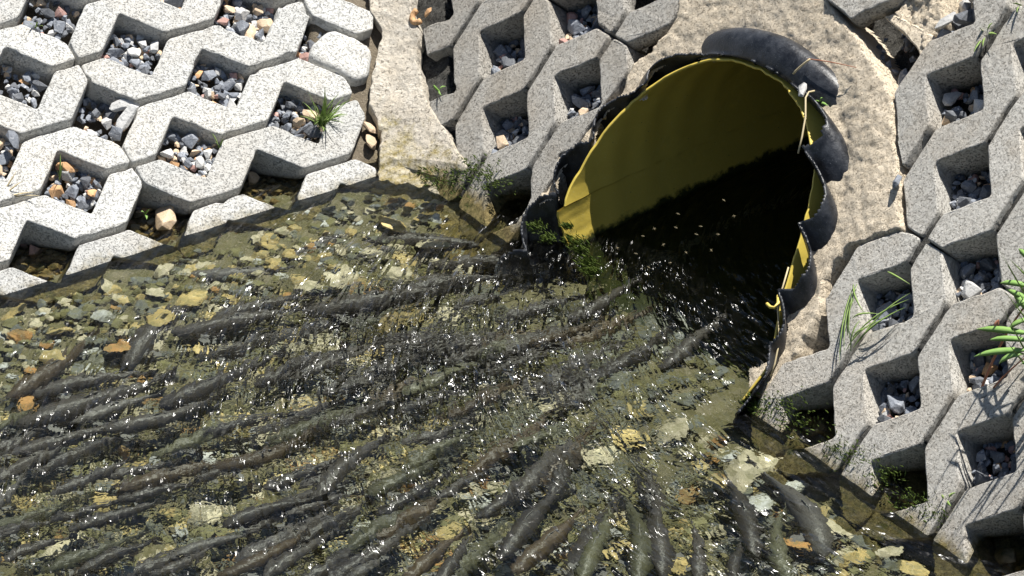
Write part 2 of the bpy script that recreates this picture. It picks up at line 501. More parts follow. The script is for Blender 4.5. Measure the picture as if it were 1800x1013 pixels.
# the worn six sided piece by the mortar strip
hx = [(551, 76), (583, 48), (618, 62), (650, 80), (655, 100), (648, 135), (628, 142), (600, 125), (560, 108), (545, 96)]
def topx(frame, pxs):
    o, T, S, n = FR[frame]; f = onL if frame == 'L' else onR
    return [ZA([(f(*p) - o) @ T, (f(*p) - o) @ S]) for p in pxs]
hexp = slab('grid_paver', topx('L', hx), 'L', M_pav_l, d0=0.0, rr=0.06, bev=0.04, seed=51, jit=0.012)
tag(hexp, 'worn six sided piece of grey paver beside the mortar strip on the left bank', 'paver')
# between the corner and the pipe
clC = [line_px('C', (738, 0), (760, 250), (900, 200)), line_px('C', (1135, 75), (955, 335), (900, 200))]
clCu = [clC[0], line_px('C', (1080, 150), (1235, -20), (1000, -50))]
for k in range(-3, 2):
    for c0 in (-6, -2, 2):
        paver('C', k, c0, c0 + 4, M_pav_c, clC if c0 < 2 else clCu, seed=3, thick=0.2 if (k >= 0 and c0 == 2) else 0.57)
# right of the pipe
for k in range(-3, 5):
    for c0 in (-8, -4, 0, 4):
        if k == -3 and c0 < 0: continue
        if k == -3 and c0 == 4: continue
        clr = [line_px('R', (1470, 440), (1340, 690), (1700, 600))] if k == -2 and c0 == -4 else None
        if k == -2 and c0 == -8: continue
        if k == -3: clr = [line_px('R', (1545, 60), (1590, 310), (1700, 200))]
        paver('R', k, c0, c0 + 4, M_pav_r, clr, seed=5)


def label_pavers():
    vis = {}
    for fr, k, c0, ob in PAVERS:
        me = ob.data; V = np.zeros(len(me.vertices) * 3); me.vertices.foreach_get('co', V); V = V.reshape(-1, 3) / K + ZA(ob.location[:]) / K
        m = len(V) // 5; top = V[:m]; x, y = project(top)
        ins = (x > 4) & (x < 1796) & (y > 4) & (y < 1009)
        if ins.mean() < 0.03: bpy.data.objects.remove(ob) if False else None
        wet = top[:, 2].min() < 0; sub = top[:, 2].max() < 0.0
        ce = top.mean(0); cx, cy = float(x[ins].mean()) if ins.any() else -1, float(y[ins].mean()) if ins.any() else -1
        cut = [n for n, c in (('left', x.min() < 0), ('right', x.max() > 1800), ('top', y.min() < 0), ('bottom', y.max() > 1013)) if c]
        vis[ob] = (fr, k, c0, ins.any(), wet, sub, cx, cy, cut)
    bank = {'L': 'left bank', 'C': 'right bank between mortar strip and pipe', 'R': 'bank right of the pipe'}
    colr = {'L': 'pale', 'C': 'dark grey', 'R': 'grey'}
    for fr in 'LCR':
        obs = [(o, v) for o, v in vis.items() if v[0] == fr and v[3]]
        rows = sorted(set(v[1] for o, v in obs))
        dry = [v[1] for o, v in obs if not v[4]]
        for o, v in obs:
            _, k, c0, _, wet, sub, cx, cy, cut = v
            st = 'submerged algae covered' if sub else ('half submerged' if wet else colr[fr] + ' dry')
            same = sorted([q[2] for p_, q in obs if q[1] == k])
            if fr == 'L':
                n = rows[::-1].index(k); row = 'in the %s row from the top' % ordn[n]
                pos = '' if len(same) == 1 else (', %s piece' % (('left', 'right') if len(same) == 2 else ('left', 'middle', 'right'))[same.index(c0)] if len(same) < 4 else '')
                lb = '%s zigzag paver %s%s, left bank' % (st, row, pos)
            else:
                n = rows.index(k); row = '%s column from the left' % ordn[n]
                pos = '' if len(same) == 1 else (', %s piece' % ((('lower', 'upper') if len(same) == 2 else ('lowest', 'middle', 'upper'))[same.index(c0)]) if len(same) < 4 else '')
                lb = '%s zigzag paver, %s%s, %s' % (st, row, pos, 'between strip and pipe' if fr == 'C' else 'right of pipe')
            tag(o, lb, 'paver', 'zigzag grid pavers')
    for o, v in vis.items():
        if not v[3]: bpy.data.objects.remove(o) if False else tag(o, 'zigzag paver of the same paving lying outside the picture', 'paver', 'zigzag grid pavers outside the view')
label_pavers()

# ------------------------------------------------------------------ mortar collar round the pipe
COLLAR = [(1330, 700), (1352, 690), (1372, 668), (1400, 622), (1430, 575), (1447, 540), (1449, 500), (1462, 470), (1492, 442), (1540, 424), (1592, 408), (1588, 360),
          (1586, 312), (1583, 285), (1578, 255), (1577, 205), (1571, 165), (1550, 120), (1520, 85), (1498, 48), (1470, 18), (1440, -60), (1330, -110), (1190, -60), (1188, 10),
          (1172, 55), (1140, 85), (1117, 100), (1095, 128), (1084, 160), (1060, 184), (1040, 204), (1022, 222), (1000, 250), (975, 268), (962, 300), (948, 345), (946, 420), (1000, 520), (1200, 640)]
def plane_poly(pxs, o, A, B, f):
    return [((f(*p) - o) @ A, (f(*p) - o) @ B) for p in pxs]
def crust(name, pxs, o, A, B, n, f, mat, height, step=0.02, drop=0.55, rough=0.05, pipecut=False, edge=0.05, seed=1, pad=0.02):
    poly = ZA(plane_poly(pxs, o, A, B, f))
    X, Y = region_grid(poly[:, 0].min() - .15, poly[:, 0].max() + .15, poly[:, 1].min() - .15, poly[:, 1].max() + .15, step)
    P0 = o + X[..., None] * A + Y[..., None] * B
    sd = sdpoly(X, Y, poly) + 0.05 * fbm(P0, 5, 3, seed) + 0.02 * fbm(P0, 22, 2, seed + 5)
    d = height + rough * fbm(P0, 2.2, 3, seed + 1) * 1.2 + (rough * 0.6 + 0.012) * fbm(P0, 11, 4, seed + 2, 0.65)
    e = np.clip((sd + edge) / (edge * 1.2), 0, 4)
    d = d - drop * np.clip(e, 0, 1) ** 2 - 0.2 * np.clip(e - 1, 0, 1)
    keep = sd < 0.05
    if pipecut:
        s_, r_, th_ = pipe_coords(P0)
        lump = np.clip(1 - np.abs(r_ - 2.06) / 0.22, 0, 1) * np.clip((th_ + 40) / 30, 0, 1) * np.clip((70 - th_) / 20, 0, 1)
        d = d + lump * (0.05 * fbm(P0, 4.5, 3, 77) - 0.02) - 0.08 * np.clip((2.45 - r_) / 0.45, 0, 1) * (th_ > -60)
        keep &= (r_ > 1.80) | (np.abs(s_ - 24.9) > 3.5)
        keep &= ~((r_ < corr(s_) - 0.05) & (s_ < 24.75))
    P = P0 + d[..., None] * n
    ob = link(name, gridmesh(name, P, mat, keep=keep)); return ob
col = crust('mortar_collar', COLLAR, OR, UR, VR, NR, onR, M_mortar, 0.03, pipecut=True, rough=0.02)
tag(col, 'tan rough mortar collar packed round the mouth of the corrugated pipe', 'mortar')
# crusty patch of mortar beside the dirt filled cavity, top right of the collar
pt = crust('mortar_patch', [(1556, 22), (1600, -30), (1650, -30), (1652, 30), (1636, 62), (1640, 78), (1612, 92), (1592, 66), (1574, 40)], OR, UR, VR, NR, onR, M_mortar, -0.03, seed=21, rough=0.09, drop=0.4)
tag(pt, 'crumbly patch of dried mortar above the dark cavity, top right', 'mortar')
# broken slab at the very top and the half buried slab whose side face shows
b1 = slab('paver_fragment', topx('R', [(1440, -60), (1462, 8), (1478, 20), (1501, 37), (1575, 2), (1610, -40), (1560, -90)]), 'R', M_pav_r, d0=0.07, thick=0.22, seed=61, jit=0.015)
tag(b1, 'broken flat slab end jutting over the mortar at the top edge', 'paver fragment')
b2 = slab('paver_fragment', topx('R', [(1546, 24), (1566, 20), (1640, 60), (1640, 80), (1612, 98), (1606, 80), (1580, 52)]), 'R', M_mortar, d0=-0.06, thick=0.5, seed=62, jit=0.012)
tag(b2, 'half buried block side face in the dark cavity beside the collar', 'paver fragment')

# ------------------------------------------------------------------ mortar strip in the corner
def corner_strip():
    nL_, nA = 320, 60
    lp = ZA([(620, -90), (645, 20), (660, 60), (654, 110), (645, 180), (656, 230), (652, 280), (648, 330), (640, 420), (640, 520)])
    rp = ZA([(745, -90), (728, 20), (744, 60), (740, 110), (748, 165), (776, 210), (806, 250), (828, 285), (852, 325), (850, 400), (850, 520)])
    V = np.zeros((nL_, nA, 3))
    for i in range(nL_):
        yy = -90 + 610 * i / (nL_ - 1)
        PL = onL(np.interp(yy, lp[:, 1], lp[:, 0]), yy); PR = onR(np.interp(yy, rp[:, 1], rp[:, 0]), yy)
        q = 0.5 * (PL[2] + PR[2]); c = CORNER_P + CORNER_D * (q / CORNER_D[2])
        e1 = PL + 0.06 * vnoise(ZA([i * .05, 0, 1]), 1, 41) * UL + 0.02 * vnoise(ZA([i * .25, 0, 1]), 1, 42) * UL
        e2 = PR + 0.06 * vnoise(ZA([i * .05, 5, 1]), 1, 43) * UR + 0.02 * vnoise(ZA([i * .25, 5, 1]), 1, 44) * UR
        for j in range(nA):
            t = j / (nA - 1)
            V[i, j] = (1 - t) ** 2 * e1 + 2 * t * (1 - t) * (c * 0.6 + (PL + PR) * 0.2) + t * t * e2
            if yy > 300: V[i, j, 2] = min(V[i, j, 2], 0.07 - (yy - 300) * 0.0026)
    nrm = (NL + NR); nrm /= np.linalg.norm(nrm)
    t = np.linspace(0, 1, nA)[None, :]
    jag = 0.5 + 0.5 * fbm(V, 6, 3, 31)
    e = np.clip(1 - np.minimum(t, 1 - t) / (0.05 + 0.05 * jag), 0, 1)
    d = 0.035 * fbm(V, 2.5, 3, 11) + 0.022 * fbm(V, 9, 4, 12, 0.6) + 0.05 * (V[..., 2] < 0.15) * fbm(V, 7, 3, 19) + 0.015 - 0.16 * e ** 1.5
    V = V + d[..., None] * nrm
    ob = link('mortar_strip', gridmesh('mortar_strip', V, M_mortar_strip))
    tag(ob, 'pale rough mortar strip filling the corner where the two paved banks meet', 'mortar')
    return ob
def strip_mat():
    s = N('pale_mortar_with_algae_foot')
    fine = s.noise(900, 3, 0.7); mid = s.noise(120, 5, 0.7)
    col = s.mix(s.ramp(mid, [(0.35, 0), (0.7, 1)]), (0.58, 0.52, 0.43), (0.74, 0.69, 0.60))
    col = s.mix(s.math('MULTIPLY', s.ramp(s.noise(30, 5, 0.7), [(0.45, 0), (0.62, 1)]), 0.45), col, (0.64, 0.55, 0.42))
    pore = s.ramp(s.noise(170, 6, 0.8, dist=0.5), [(0.35, 1), (0.43, 0)])
    col = s.mix(s.math('MULTIPLY', pore, 0.7), col, (0.22, 0.17, 0.11))
    zz = s.math('ADD', s.z(), s.math('MULTIPLY', s.math('SUBTRACT', s.noise(26, 6, 0.75), 0.5), 0.20))
    f = s.maprange(zz, 0.055, 0.020)
    ylw = s.mix(s.noise(40, 4, 0.6), (0.20, 0.17, 0.03), (0.44, 0.33, 0.10))
    alg = s.mix(s.ramp(s.noise(70, 4, 0.7), [(0.4, 0), (0.6, 1)]), ylw, (0.62, 0.56, 0.42))
    col = s.mix(s.math('MULTIPLY', f, 0.85), col, alg)
    col, f2 = s.algae(col, top=-0.01, width=0.02, green=(0.10, 0.10, 0.03), brown=(0.20, 0.15, 0.05))
    s.bump(s.math('SUBTRACT', s.math('ADD', s.math('MULTIPLY', mid, 1.2), s.math('MULTIPLY', fine, 0.4)), pore), 0.005, 1.0)
    return s.set(col, 0.9, 0.25)
M_mortar_strip = strip_mat()
corner_strip()

# ------------------------------------------------------------------ the corrugated pipe
EDGE = [(985, 390), (1005, 330), (1060, 240), (1110, 180), (1170, 135), (1250, 108), (1310, 115), (1370, 145), (1400, 180), (1420, 230), (1432, 290), (1425, 340), (1410, 400), (1388, 470), (1370, 530), (1362, 585)]
ev = []
for p in EDGE:
    s_, r_, th_ = pipe_coords(onR(*p)); th_ = th_ + 360 if th_ < -100 else th_
    ev.append((float(th_), float(s_), float(r_)))
for th_, r_ in ((-3, 2.02), (-14, 2.0)):
    q = pipe_pt(0.0, th_, r_)
    s_ = -((q - OR) @ NR) / (PA @ NR); ev.append((th_, float(s_), r_))
ev += [(-32, 23.02, 1.94), (-55, 23.15, 1.84), (-90, 23.25, 1.76), (-130, 23.35, 1.70), (-150, 23.35, 1.64), (-165, 23.28, 1.58)]
ev.append((185 + 10, None, 1.74)); ev = [e for e in ev if e[1] is not None]
ev = sorted(ev); ev = [(ev[-1][0] - 360, ev[-1][1], ev[-1][2])] + ev + [(ev[0][0] + 360, ev[0][1], ev[0][2])]
eth = ZA([e[0] for e in ev]); es = ZA([e[1] for e in ev]); er = ZA([e[2] for e in ev]); er = np.where((eth > -60) & (eth < 8), np.clip(er, 1.6, 2.04), np.clip(er, 1.6, 1.84))

def liner_mat():
    s = N('yellow_pipe_liner')
    col = s.mix(s.noise(12, 4, 0.6), (0.58, 0.44, 0.075), (0.70, 0.54, 0.11))
    scr = s.ramp(s.noise(240, 2, 0.5, dist=2.0), [(0.66, 0), (0.71, 1)])
    col = s.mix(s.math('MULTIPLY', scr, 0.5), col, (0.75, 0.66, 0.32))
    spots = s.ramp(s.voro(60), [(0.03, 1), (0.06, 0)])
    col = s.mix(spots, col, (0.08, 0.06, 0.02))
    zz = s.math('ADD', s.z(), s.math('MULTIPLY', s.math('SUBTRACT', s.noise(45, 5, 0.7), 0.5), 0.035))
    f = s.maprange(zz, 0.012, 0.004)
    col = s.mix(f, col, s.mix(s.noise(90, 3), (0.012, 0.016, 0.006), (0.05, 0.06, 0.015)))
    s.b.inputs['Transmission Weight'].default_value = 0.0
    s.b.inputs['Subsurface Weight'].default_value = 0.0
    s.bump(s.noise(90, 3), 0.0008, 0.5)
    return s.set(col, 0.38, 0.4)
M_liner = liner_mat()
def black_mat():
    s = N('black_corrugated_plastic')
    dust = s.ramp(s.noise(30, 6, 0.7), [(0.42, 0), (0.72, 1)])
    col = s.mix(s.math('MULTIPLY', dust, 0.5), (0.010, 0.011, 0.014), (0.085, 0.095, 0.115))
    scr = s.ramp(s.noise(300, 3, 0.6, dist=3.0), [(0.66, 0), (0.70, 1)])
    col = s.mix(s.math('MULTIPLY', scr, 0.5), col, (0.35, 0.37, 0.40))
    s.bump(s.noise(160, 5, 0.7), 0.0012, 0.7)
    return s.set(col, s.maprange(dust, 0, 1, 0.30, 0.6), 0.5)
M_black = black_mat()
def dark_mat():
    s = N('painted_pipe_darkness'); return s.set((0.01, 0.01, 0.008), 0.9, 0.1)  # near-black colour stands in for the darkness deep inside the pipe

pipe = bpy.data.objects.new('drain_pipe', None); C.objects.link(pipe)
pipe.location = Vector((pipe_pt(24.8, 0.0, 0.0)) * K); pipe.empty_display_size = 0.05
tag(pipe, 'black corrugated drain pipe with yellow inner liner opening out of the right bank', 'pipe')
bpy.context.view_layer.update()
def pchild(name, me, label=None):
    o = link(name, me, parent=pipe); o.matrix_parent_inverse = pipe.matrix_world.inverted()
    if label: o['label'] = label
    return o
def build_liner():
    nth, ns = 500, 46
    th = np.linspace(-180, 180, nth)
    se = np.interp(th, eth, es); re = np.interp(th, eth, er)
    fr = vnoise(np.stack([th * 0.11, th * 0, th * 0], -1), 1, 3) * 0.012 + vnoise(np.stack([th * 0.5, th * 0, th * 0], -1), 1, 4) * 0.014
    se = se + fr
    t = np.linspace(0, 1, ns) ** 2.2
    S = se[:, None] * (1 - t) + 34.0 * t
    R = RIN + (re - RIN)[:, None] * np.exp(-(S - se[:, None]) / 0.7)
    # shallow waviness of the liner over the corrugations
    R = R + 0.016 * np.cos((S - 24.78) / 0.475 * 2 * math.pi) * (1 - np.exp(-(S - se[:, None]) / 0.5))
    TH = np.repeat(th[:, None], ns, 1)
    Pi = pipe_pt(S, TH, R); Po = pipe_pt(S, TH, R + 0.03)
    rim = 0.5 * (Pi[:, :1] + Po[:, :1]) - 0.008 * PA
    P = np.concatenate([Po[:, ::-1], rim, Pi], 1)
    return gridmesh('inner_liner', P, M_liner)
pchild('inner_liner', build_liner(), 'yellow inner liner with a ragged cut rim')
def build_outer():
    S1 = np.arange(22.3, 27.0, 0.016); TH1 = np.arange(-75, 235, 0.8)
    S, TH = np.meshgrid(S1, TH1, indexing='ij')
    R = corr(S)
    Q = np.stack([S, TH / 25, S * 0], -1)
    R = R + 0.012 * vnoise(Q, 2.2, 5) * (corr(S) > 1.8)
    th2 = np.where(TH > 180, TH - 360, TH)
    R = np.maximum(R, RIN + (np.interp(th2, eth, er) - RIN) * np.exp(-np.clip(S - np.interp(th2, eth, es), -0.3, 9) / 0.7) + 0.085)
    P = pipe_pt(S, TH, R)
    d = (P - OR) @ NR
    jag = 0.02 * vnoise(Q, 9, 6) + 0.012 * vnoise(Q, 30, 7)
    dc = np.interp(TH, [-75, 10, 30, 45, 62, 75, 118, 126, 235], [0.10, 0.14, 0.16, 0.18, 0.18, 0.08, 0.06, 0.07, 0.10]) + jag
    keep = d < dc
    keep |= (S > 24.765 + jag * 0.6) & (TH > 30) & (TH < 128)
    keep &= (S > 22.5) & (S < 25.5)
    me = gridmesh('corrugated_shell', P, M_black, keep=keep)
    o = pchild('corrugated_shell', me, 'black corrugated outer shell, its rings cut open along the slope')
    md = o.modifiers.new('thick', 'SOLIDIFY'); md.thickness = 0.022 * K; md.offset = -1
    return o
build_outer()
me = gridmesh('dark_end_cap', pipe_pt(np.full((40, 6), 33.5), np.repeat(np.linspace(-180, 180, 40)[:, None], 6, 1), np.repeat(np.linspace(0, 1.8, 6)[None], 40, 0)), dark_mat())  # added disc closing the pipe, coloured black for its unlit depth
pchild('dark_end_cap', me)

# ------------------------------------------------------------------ stones
def hull_stone(seed, npt=15, flat=0.75, long=1.25, bevel=0.07):
    r = np.random.default_rng(seed)
    p = r.normal(size=(npt, 3)); p /= np.linalg.norm(p, axis=1)[:, None]
    p *= r.uniform(0.8, 1.12, (npt, 1)); p *= ZA([long, 1.0, flat])
    bm = bmesh.new()
    for q in p: bm.verts.new(q)
    res = bmesh.ops.convex_hull(bm, input=bm.verts[:])
    bmesh.ops.delete(bm, geom=[g for g in res['geom_interior'] if isinstance(g, bmesh.types.BMVert)], context='VERTS')
    bmesh.ops.dissolve_limit(bm, angle_limit=0.22, verts=bm.verts[:], edges=bm.edges[:])
    bmesh.ops.bevel(bm, geom=bm.edges[:], offset=bevel, segments=2, profile=0.6, affect='EDGES', clamp_overlap=True)
    bmesh.ops.triangulate(bm, faces=bm.faces[:])
    bm.verts.ensure_lookup_table(); bm.normal_update()
    V = ZA([v.co[:] for v in bm.verts]); F = [tuple(v.index for v in f.verts) for f in bm.faces]
    bm.free(); return V, F
SHAPES = [hull_stone(100 + i, npt=rng.integers(11, 18), flat=rng.uniform(.6, .85), long=rng.uniform(1.1, 1.5)) for i in range(14)]
ROUND = [hull_stone(300 + i, npt=26, flat=rng.uniform(.5, .75), long=rng.uniform(1.1, 1.45), bevel=0.16) for i in range(8)]
_cache = {}
def stone_mesh(kind, i, mat):
    key = (kind, i, mat.name)
    if key not in _cache:
        V, F = (SHAPES if kind == 's' else ROUND)[i]
        _cache[key] = mesh('stone', V, F, mat, smooth=False)
    return _cache[key]
def rot_rand(r):
    return Matrix.Rotation(r.uniform(0, 6.28), 4, 'Z') @ Matrix.Rotation(r.uniform(-.7, .7), 4, 'X') @ Matrix.Rotation(r.uniform(-.7, .7), 4, 'Y')
def place_stone(name, P, rad, n, mat, r, kind='s', sc3=(1, 1, 1), idx=None):
    i = r.randrange(len(SHAPES if kind == 's' else ROUND)) if idx is None else idx
    o = bpy.data.objects.new(name, stone_mesh(kind, i, mat)); C.objects.link(o)
    q = Vector((0, 0, 1)).rotation_difference(Vector(n)).to_matrix().to_4x4()
    o.matrix_world = Matrix.Translation(Vector(P) * K) @ q @ rot_rand(r) @ Matrix.Diagonal((rad * sc3[0], rad * sc3[1], rad * sc3[2], 1))
    return o
class Pile:
    def __init__(s, mats): s.mats = mats; s.V = []; s.F = []; s.MI = []; s.n = 0
    def add(s, P, rad, n, mi, r, kind='s'):
        V, F = r.choice(SHAPES if kind == 's' else ROUND)
        q = Vector((0, 0, 1)).rotation_difference(Vector(n)).to_matrix().to_4x4() @ rot_rand(r)
        R = np.array(q.to_3x3()); V2 = (V * rad) @ R.T + P
        s.V.append(V2); s.F += [tuple(a + s.n for a in f) for f in F]; s.MI += [mi] * len(F); s.n += len(V2)
    def build(s, name):
        if not s.V: return None
        return link(name, mesh(name, np.concatenate(s.V), s.F, s.mats, mi=s.MI))
SKEYS = list(ST); SM = [ST[k] for k in SKEYS]
SNAME = {'blue': 'blue grey', 'dark': 'dark grey', 'pale': 'pale whitish', 'tan': 'tan', 'orange': 'orange brown', 'pink': 'reddish'}
pileL = Pile(SM); pileR = Pile(SM)
NBIG = 0
def wpick(r, wts):
    ks = list(wts); return r.choices(ks, [wts[k] for k in ks])[0]
WL = {'blue': .47, 'dark': .15, 'pale': .16, 'tan': .14, 'orange': .04, 'pink': .04}
WR = {'blue': .44, 'dark': .32, 'pale': .12, 'tan': .05, 'orange': .03, 'pink': .04}
def hole_desc(frame, cpx, cpy, row): return row
def fill_hole(frame, i, c, where, level=None, slope=None, nbig=6, wts=None, small=90, bigr=(0.062, 0.10)):
    """hole centred at strip coordinates (t = c*U, s = i*U)"""
    global NBIG
    o, T, S, n = FR[frame]
    r = random.Random(hash((ord(frame), i, c)) & 0xffff)
    cen = o + T * (c * U) + S * (i * U)
    up = VL if frame == 'L' else VR
    along = UL if frame == 'L' else UR
    if frame == 'L': lev, slp, wt = -0.15, -0.16, WL
    else: lev, slp, wt = -0.32, -0.55, WR
    if level is not None: lev = level
    if slope is not None: slp = slope
    wt = wts or wt
    pile = pileL if frame == 'L' else pileR
    def pt(a, b, dz=0.0):
        return cen + along * a + up * b + n * (lev + slp * b + dz)
    def rnd(mg):
        while True:
            a, b = r.uniform(-.43, .43), r.uniform(-.43, .43)
            if abs(a) + abs(b) < HALF - mg: return a, b
    for q in range(small):
        a, b = rnd(0.03); k = wpick(r, wt if r.random() < .7 else WL)
        pile.add(pt(a, b, -0.06 + r.uniform(-.03, .03)), r.uniform(.028, .062), n, SKEYS.index(k), r)
    placed = []
    tries = 0
    while len(placed) < nbig and tries < 400:
        tries += 1
        rad = r.uniform(*bigr) * (1.0 if frame == 'L' else 1.15); a, b = rnd(rad * 1.1)
        b -= 0.05
        if abs(a) + abs(b) > HALF - rad * 1.1: continue
        if all(math.hypot(a - x, b - y) > (rad + q) * 0.95 for x, y, q, _ in placed):
            k = wpick(r, wt); placed.append((a, b, rad, k))
    for a, b, rad, k in placed:
        ob = place_stone('gravel_stone', pt(a, b, rad * 0.35 - 0.03), rad, n, ST[k], r)
        tag(ob, '%s stone in %s' % (SNAME[k], where.replace('the left bank', 'left bank')), 'stone', 'loose gravel stones in the paver holes'); NBIG += 1

LH = {(1, -1): 'the hole at the left edge under the top row', (-1, 1): None}
def holes():
    # left bank: hole (p,q) -> t index c=p+q, s index i=q-p
    lst = [(0, 1, 'left bank hole, upper middle'), (0, 0, 'left bank hole with two long white stones'), (-1, 0, 'sandy hole at the left picture edge'),
           (1, 0, 'left bank hole amid the bank'), (1, 1, 'left bank hole above its middle'), (2, 1, 'the left bank hole with the grass tuft'),
           (2, 2, 'left bank hole beside the six sided piece'), (1, 2, 'the left bank hole at the top with cream stones'), (0, -1, 'lower left hole with an orange stone'),
           (1, -1, 'the left bank hole with the big golden stone'), (0, -2, 'the wet left bank hole near the water at the left edge'), (2, 0, 'left bank hole by strip and water'),
           (-1, 1, 'upper left corner hole'), (0, 2, 'the left bank hole cut by the top edge'), (-2, 0, 'the left bank hole cut by the left edge'), (-1, -1, 'left edge hole with a pink stone'),
           (0, 3, None), (-2, 1, None), (-1, 2, None), (1, 3, None), (-1, -2, None), (3, 0, None), (2, -1, None), (3, 2, None), (3, 1, None)]
    for p, q, wh in lst:
        c, i = p + q, q - p
        if wh is None: fill_hole('L', i, c, 'a left bank hole', nbig=0, small=30); continue
        wet = (p, q) in ((1, -1), (0, -2), (2, 0))
        if wet: fill_hole('L', i, c, wh, level=-0.34, nbig=6, wts={'tan': .4, 'orange': .15, 'pink': .15, 'blue': .2, 'pale': .1})
        elif (p, q) == (-1, 0): fill_hole('L', i, c, wh, nbig=4, small=46, level=-0.2)
        elif (p, q) == (0, 0): fill_hole('L', i, c, wh, nbig=5, small=46, level=-0.22)
        elif (p, q) == (-1, 1): fill_hole('L', i, c, wh, nbig=5, small=46, level=-0.18)
        else: fill_hole('L', i, c, wh, nbig=8)
    # between corner and pipe: (p,q) -> i = p-q, c = p+q
    lst = [(0, 1, 'upper hole between strip and pipe'), (0, 0, 'lower hole between strip and pipe'), (1, 0, 'the shaded hole just left of the pipe'), (-1, 1, 'the hole against the mortar strip'),
           (1, 1, 'the hole at the top edge left of the pipe'), (0, -1, None), (-1, 0, None), (2, 1, None), (0, 2, None), (-1, 2, None)]
    for p, q, wh in lst:
        if wh is None: fill_hole('C', p - q, p + q, '', nbig=0, small=14, level=-0.5, slope=-0.2); continue
        fill_hole('C', p - q, p + q, wh, nbig=7)
    lst = [(0, 2, 'the uppermost whole hole right of the collar'), (0, 1, 'the hole right of the stone on the mortar'), (0, 0, 'the hole above the red stemmed weed'), (-1, 0, 'the hole with the fallen grass blades'),
           (-1, -1, 'the hole below the grass blades'), (0, -1, 'the hole behind the weed stem'), (-2, -1, 'the dark wet hole beside the pipe foot'), (-1, -2, 'the second dark hole along the right waterline'),
           (0, -2, 'the shadow striped hole at the right edge'), (0, -3, 'the lowest hole at the lower right corner'), (0, 3, 'the hole cut by the top edge right of the mortar patch'), (1, 2, 'the hole cut by the right edge near the top'),
           (1, 1, None), (1, 0, None), (1, -1, None), (1, 3, None), (-1, 3, None), (-1, -3, None)]
    for p, q, wh in lst:
        if wh is None: fill_hole('R', p - q, p + q, '', nbig=0, small=20); continue
        if (p, q) in ((-2, -1), (-1, -2), (0, -3)): fill_hole('R', p - q, p + q, wh, nbig=4, level=-0.55, small=20, wts={'tan': .4, 'orange': .2, 'dark': .2, 'pale': .2})
        else: fill_hole('R', p - q, p + q, wh, nbig=8)
holes()

for pl, nm, lb in ((pileL, 'gravel_bed', 'fine mixed gravel lying in the holes of the left bank'), (pileR, 'gravel_bed', 'fine grey gravel lying in the holes of the right bank')):
    o = pl.build(nm); tag(o, lb, 'gravel', kind='stuff')

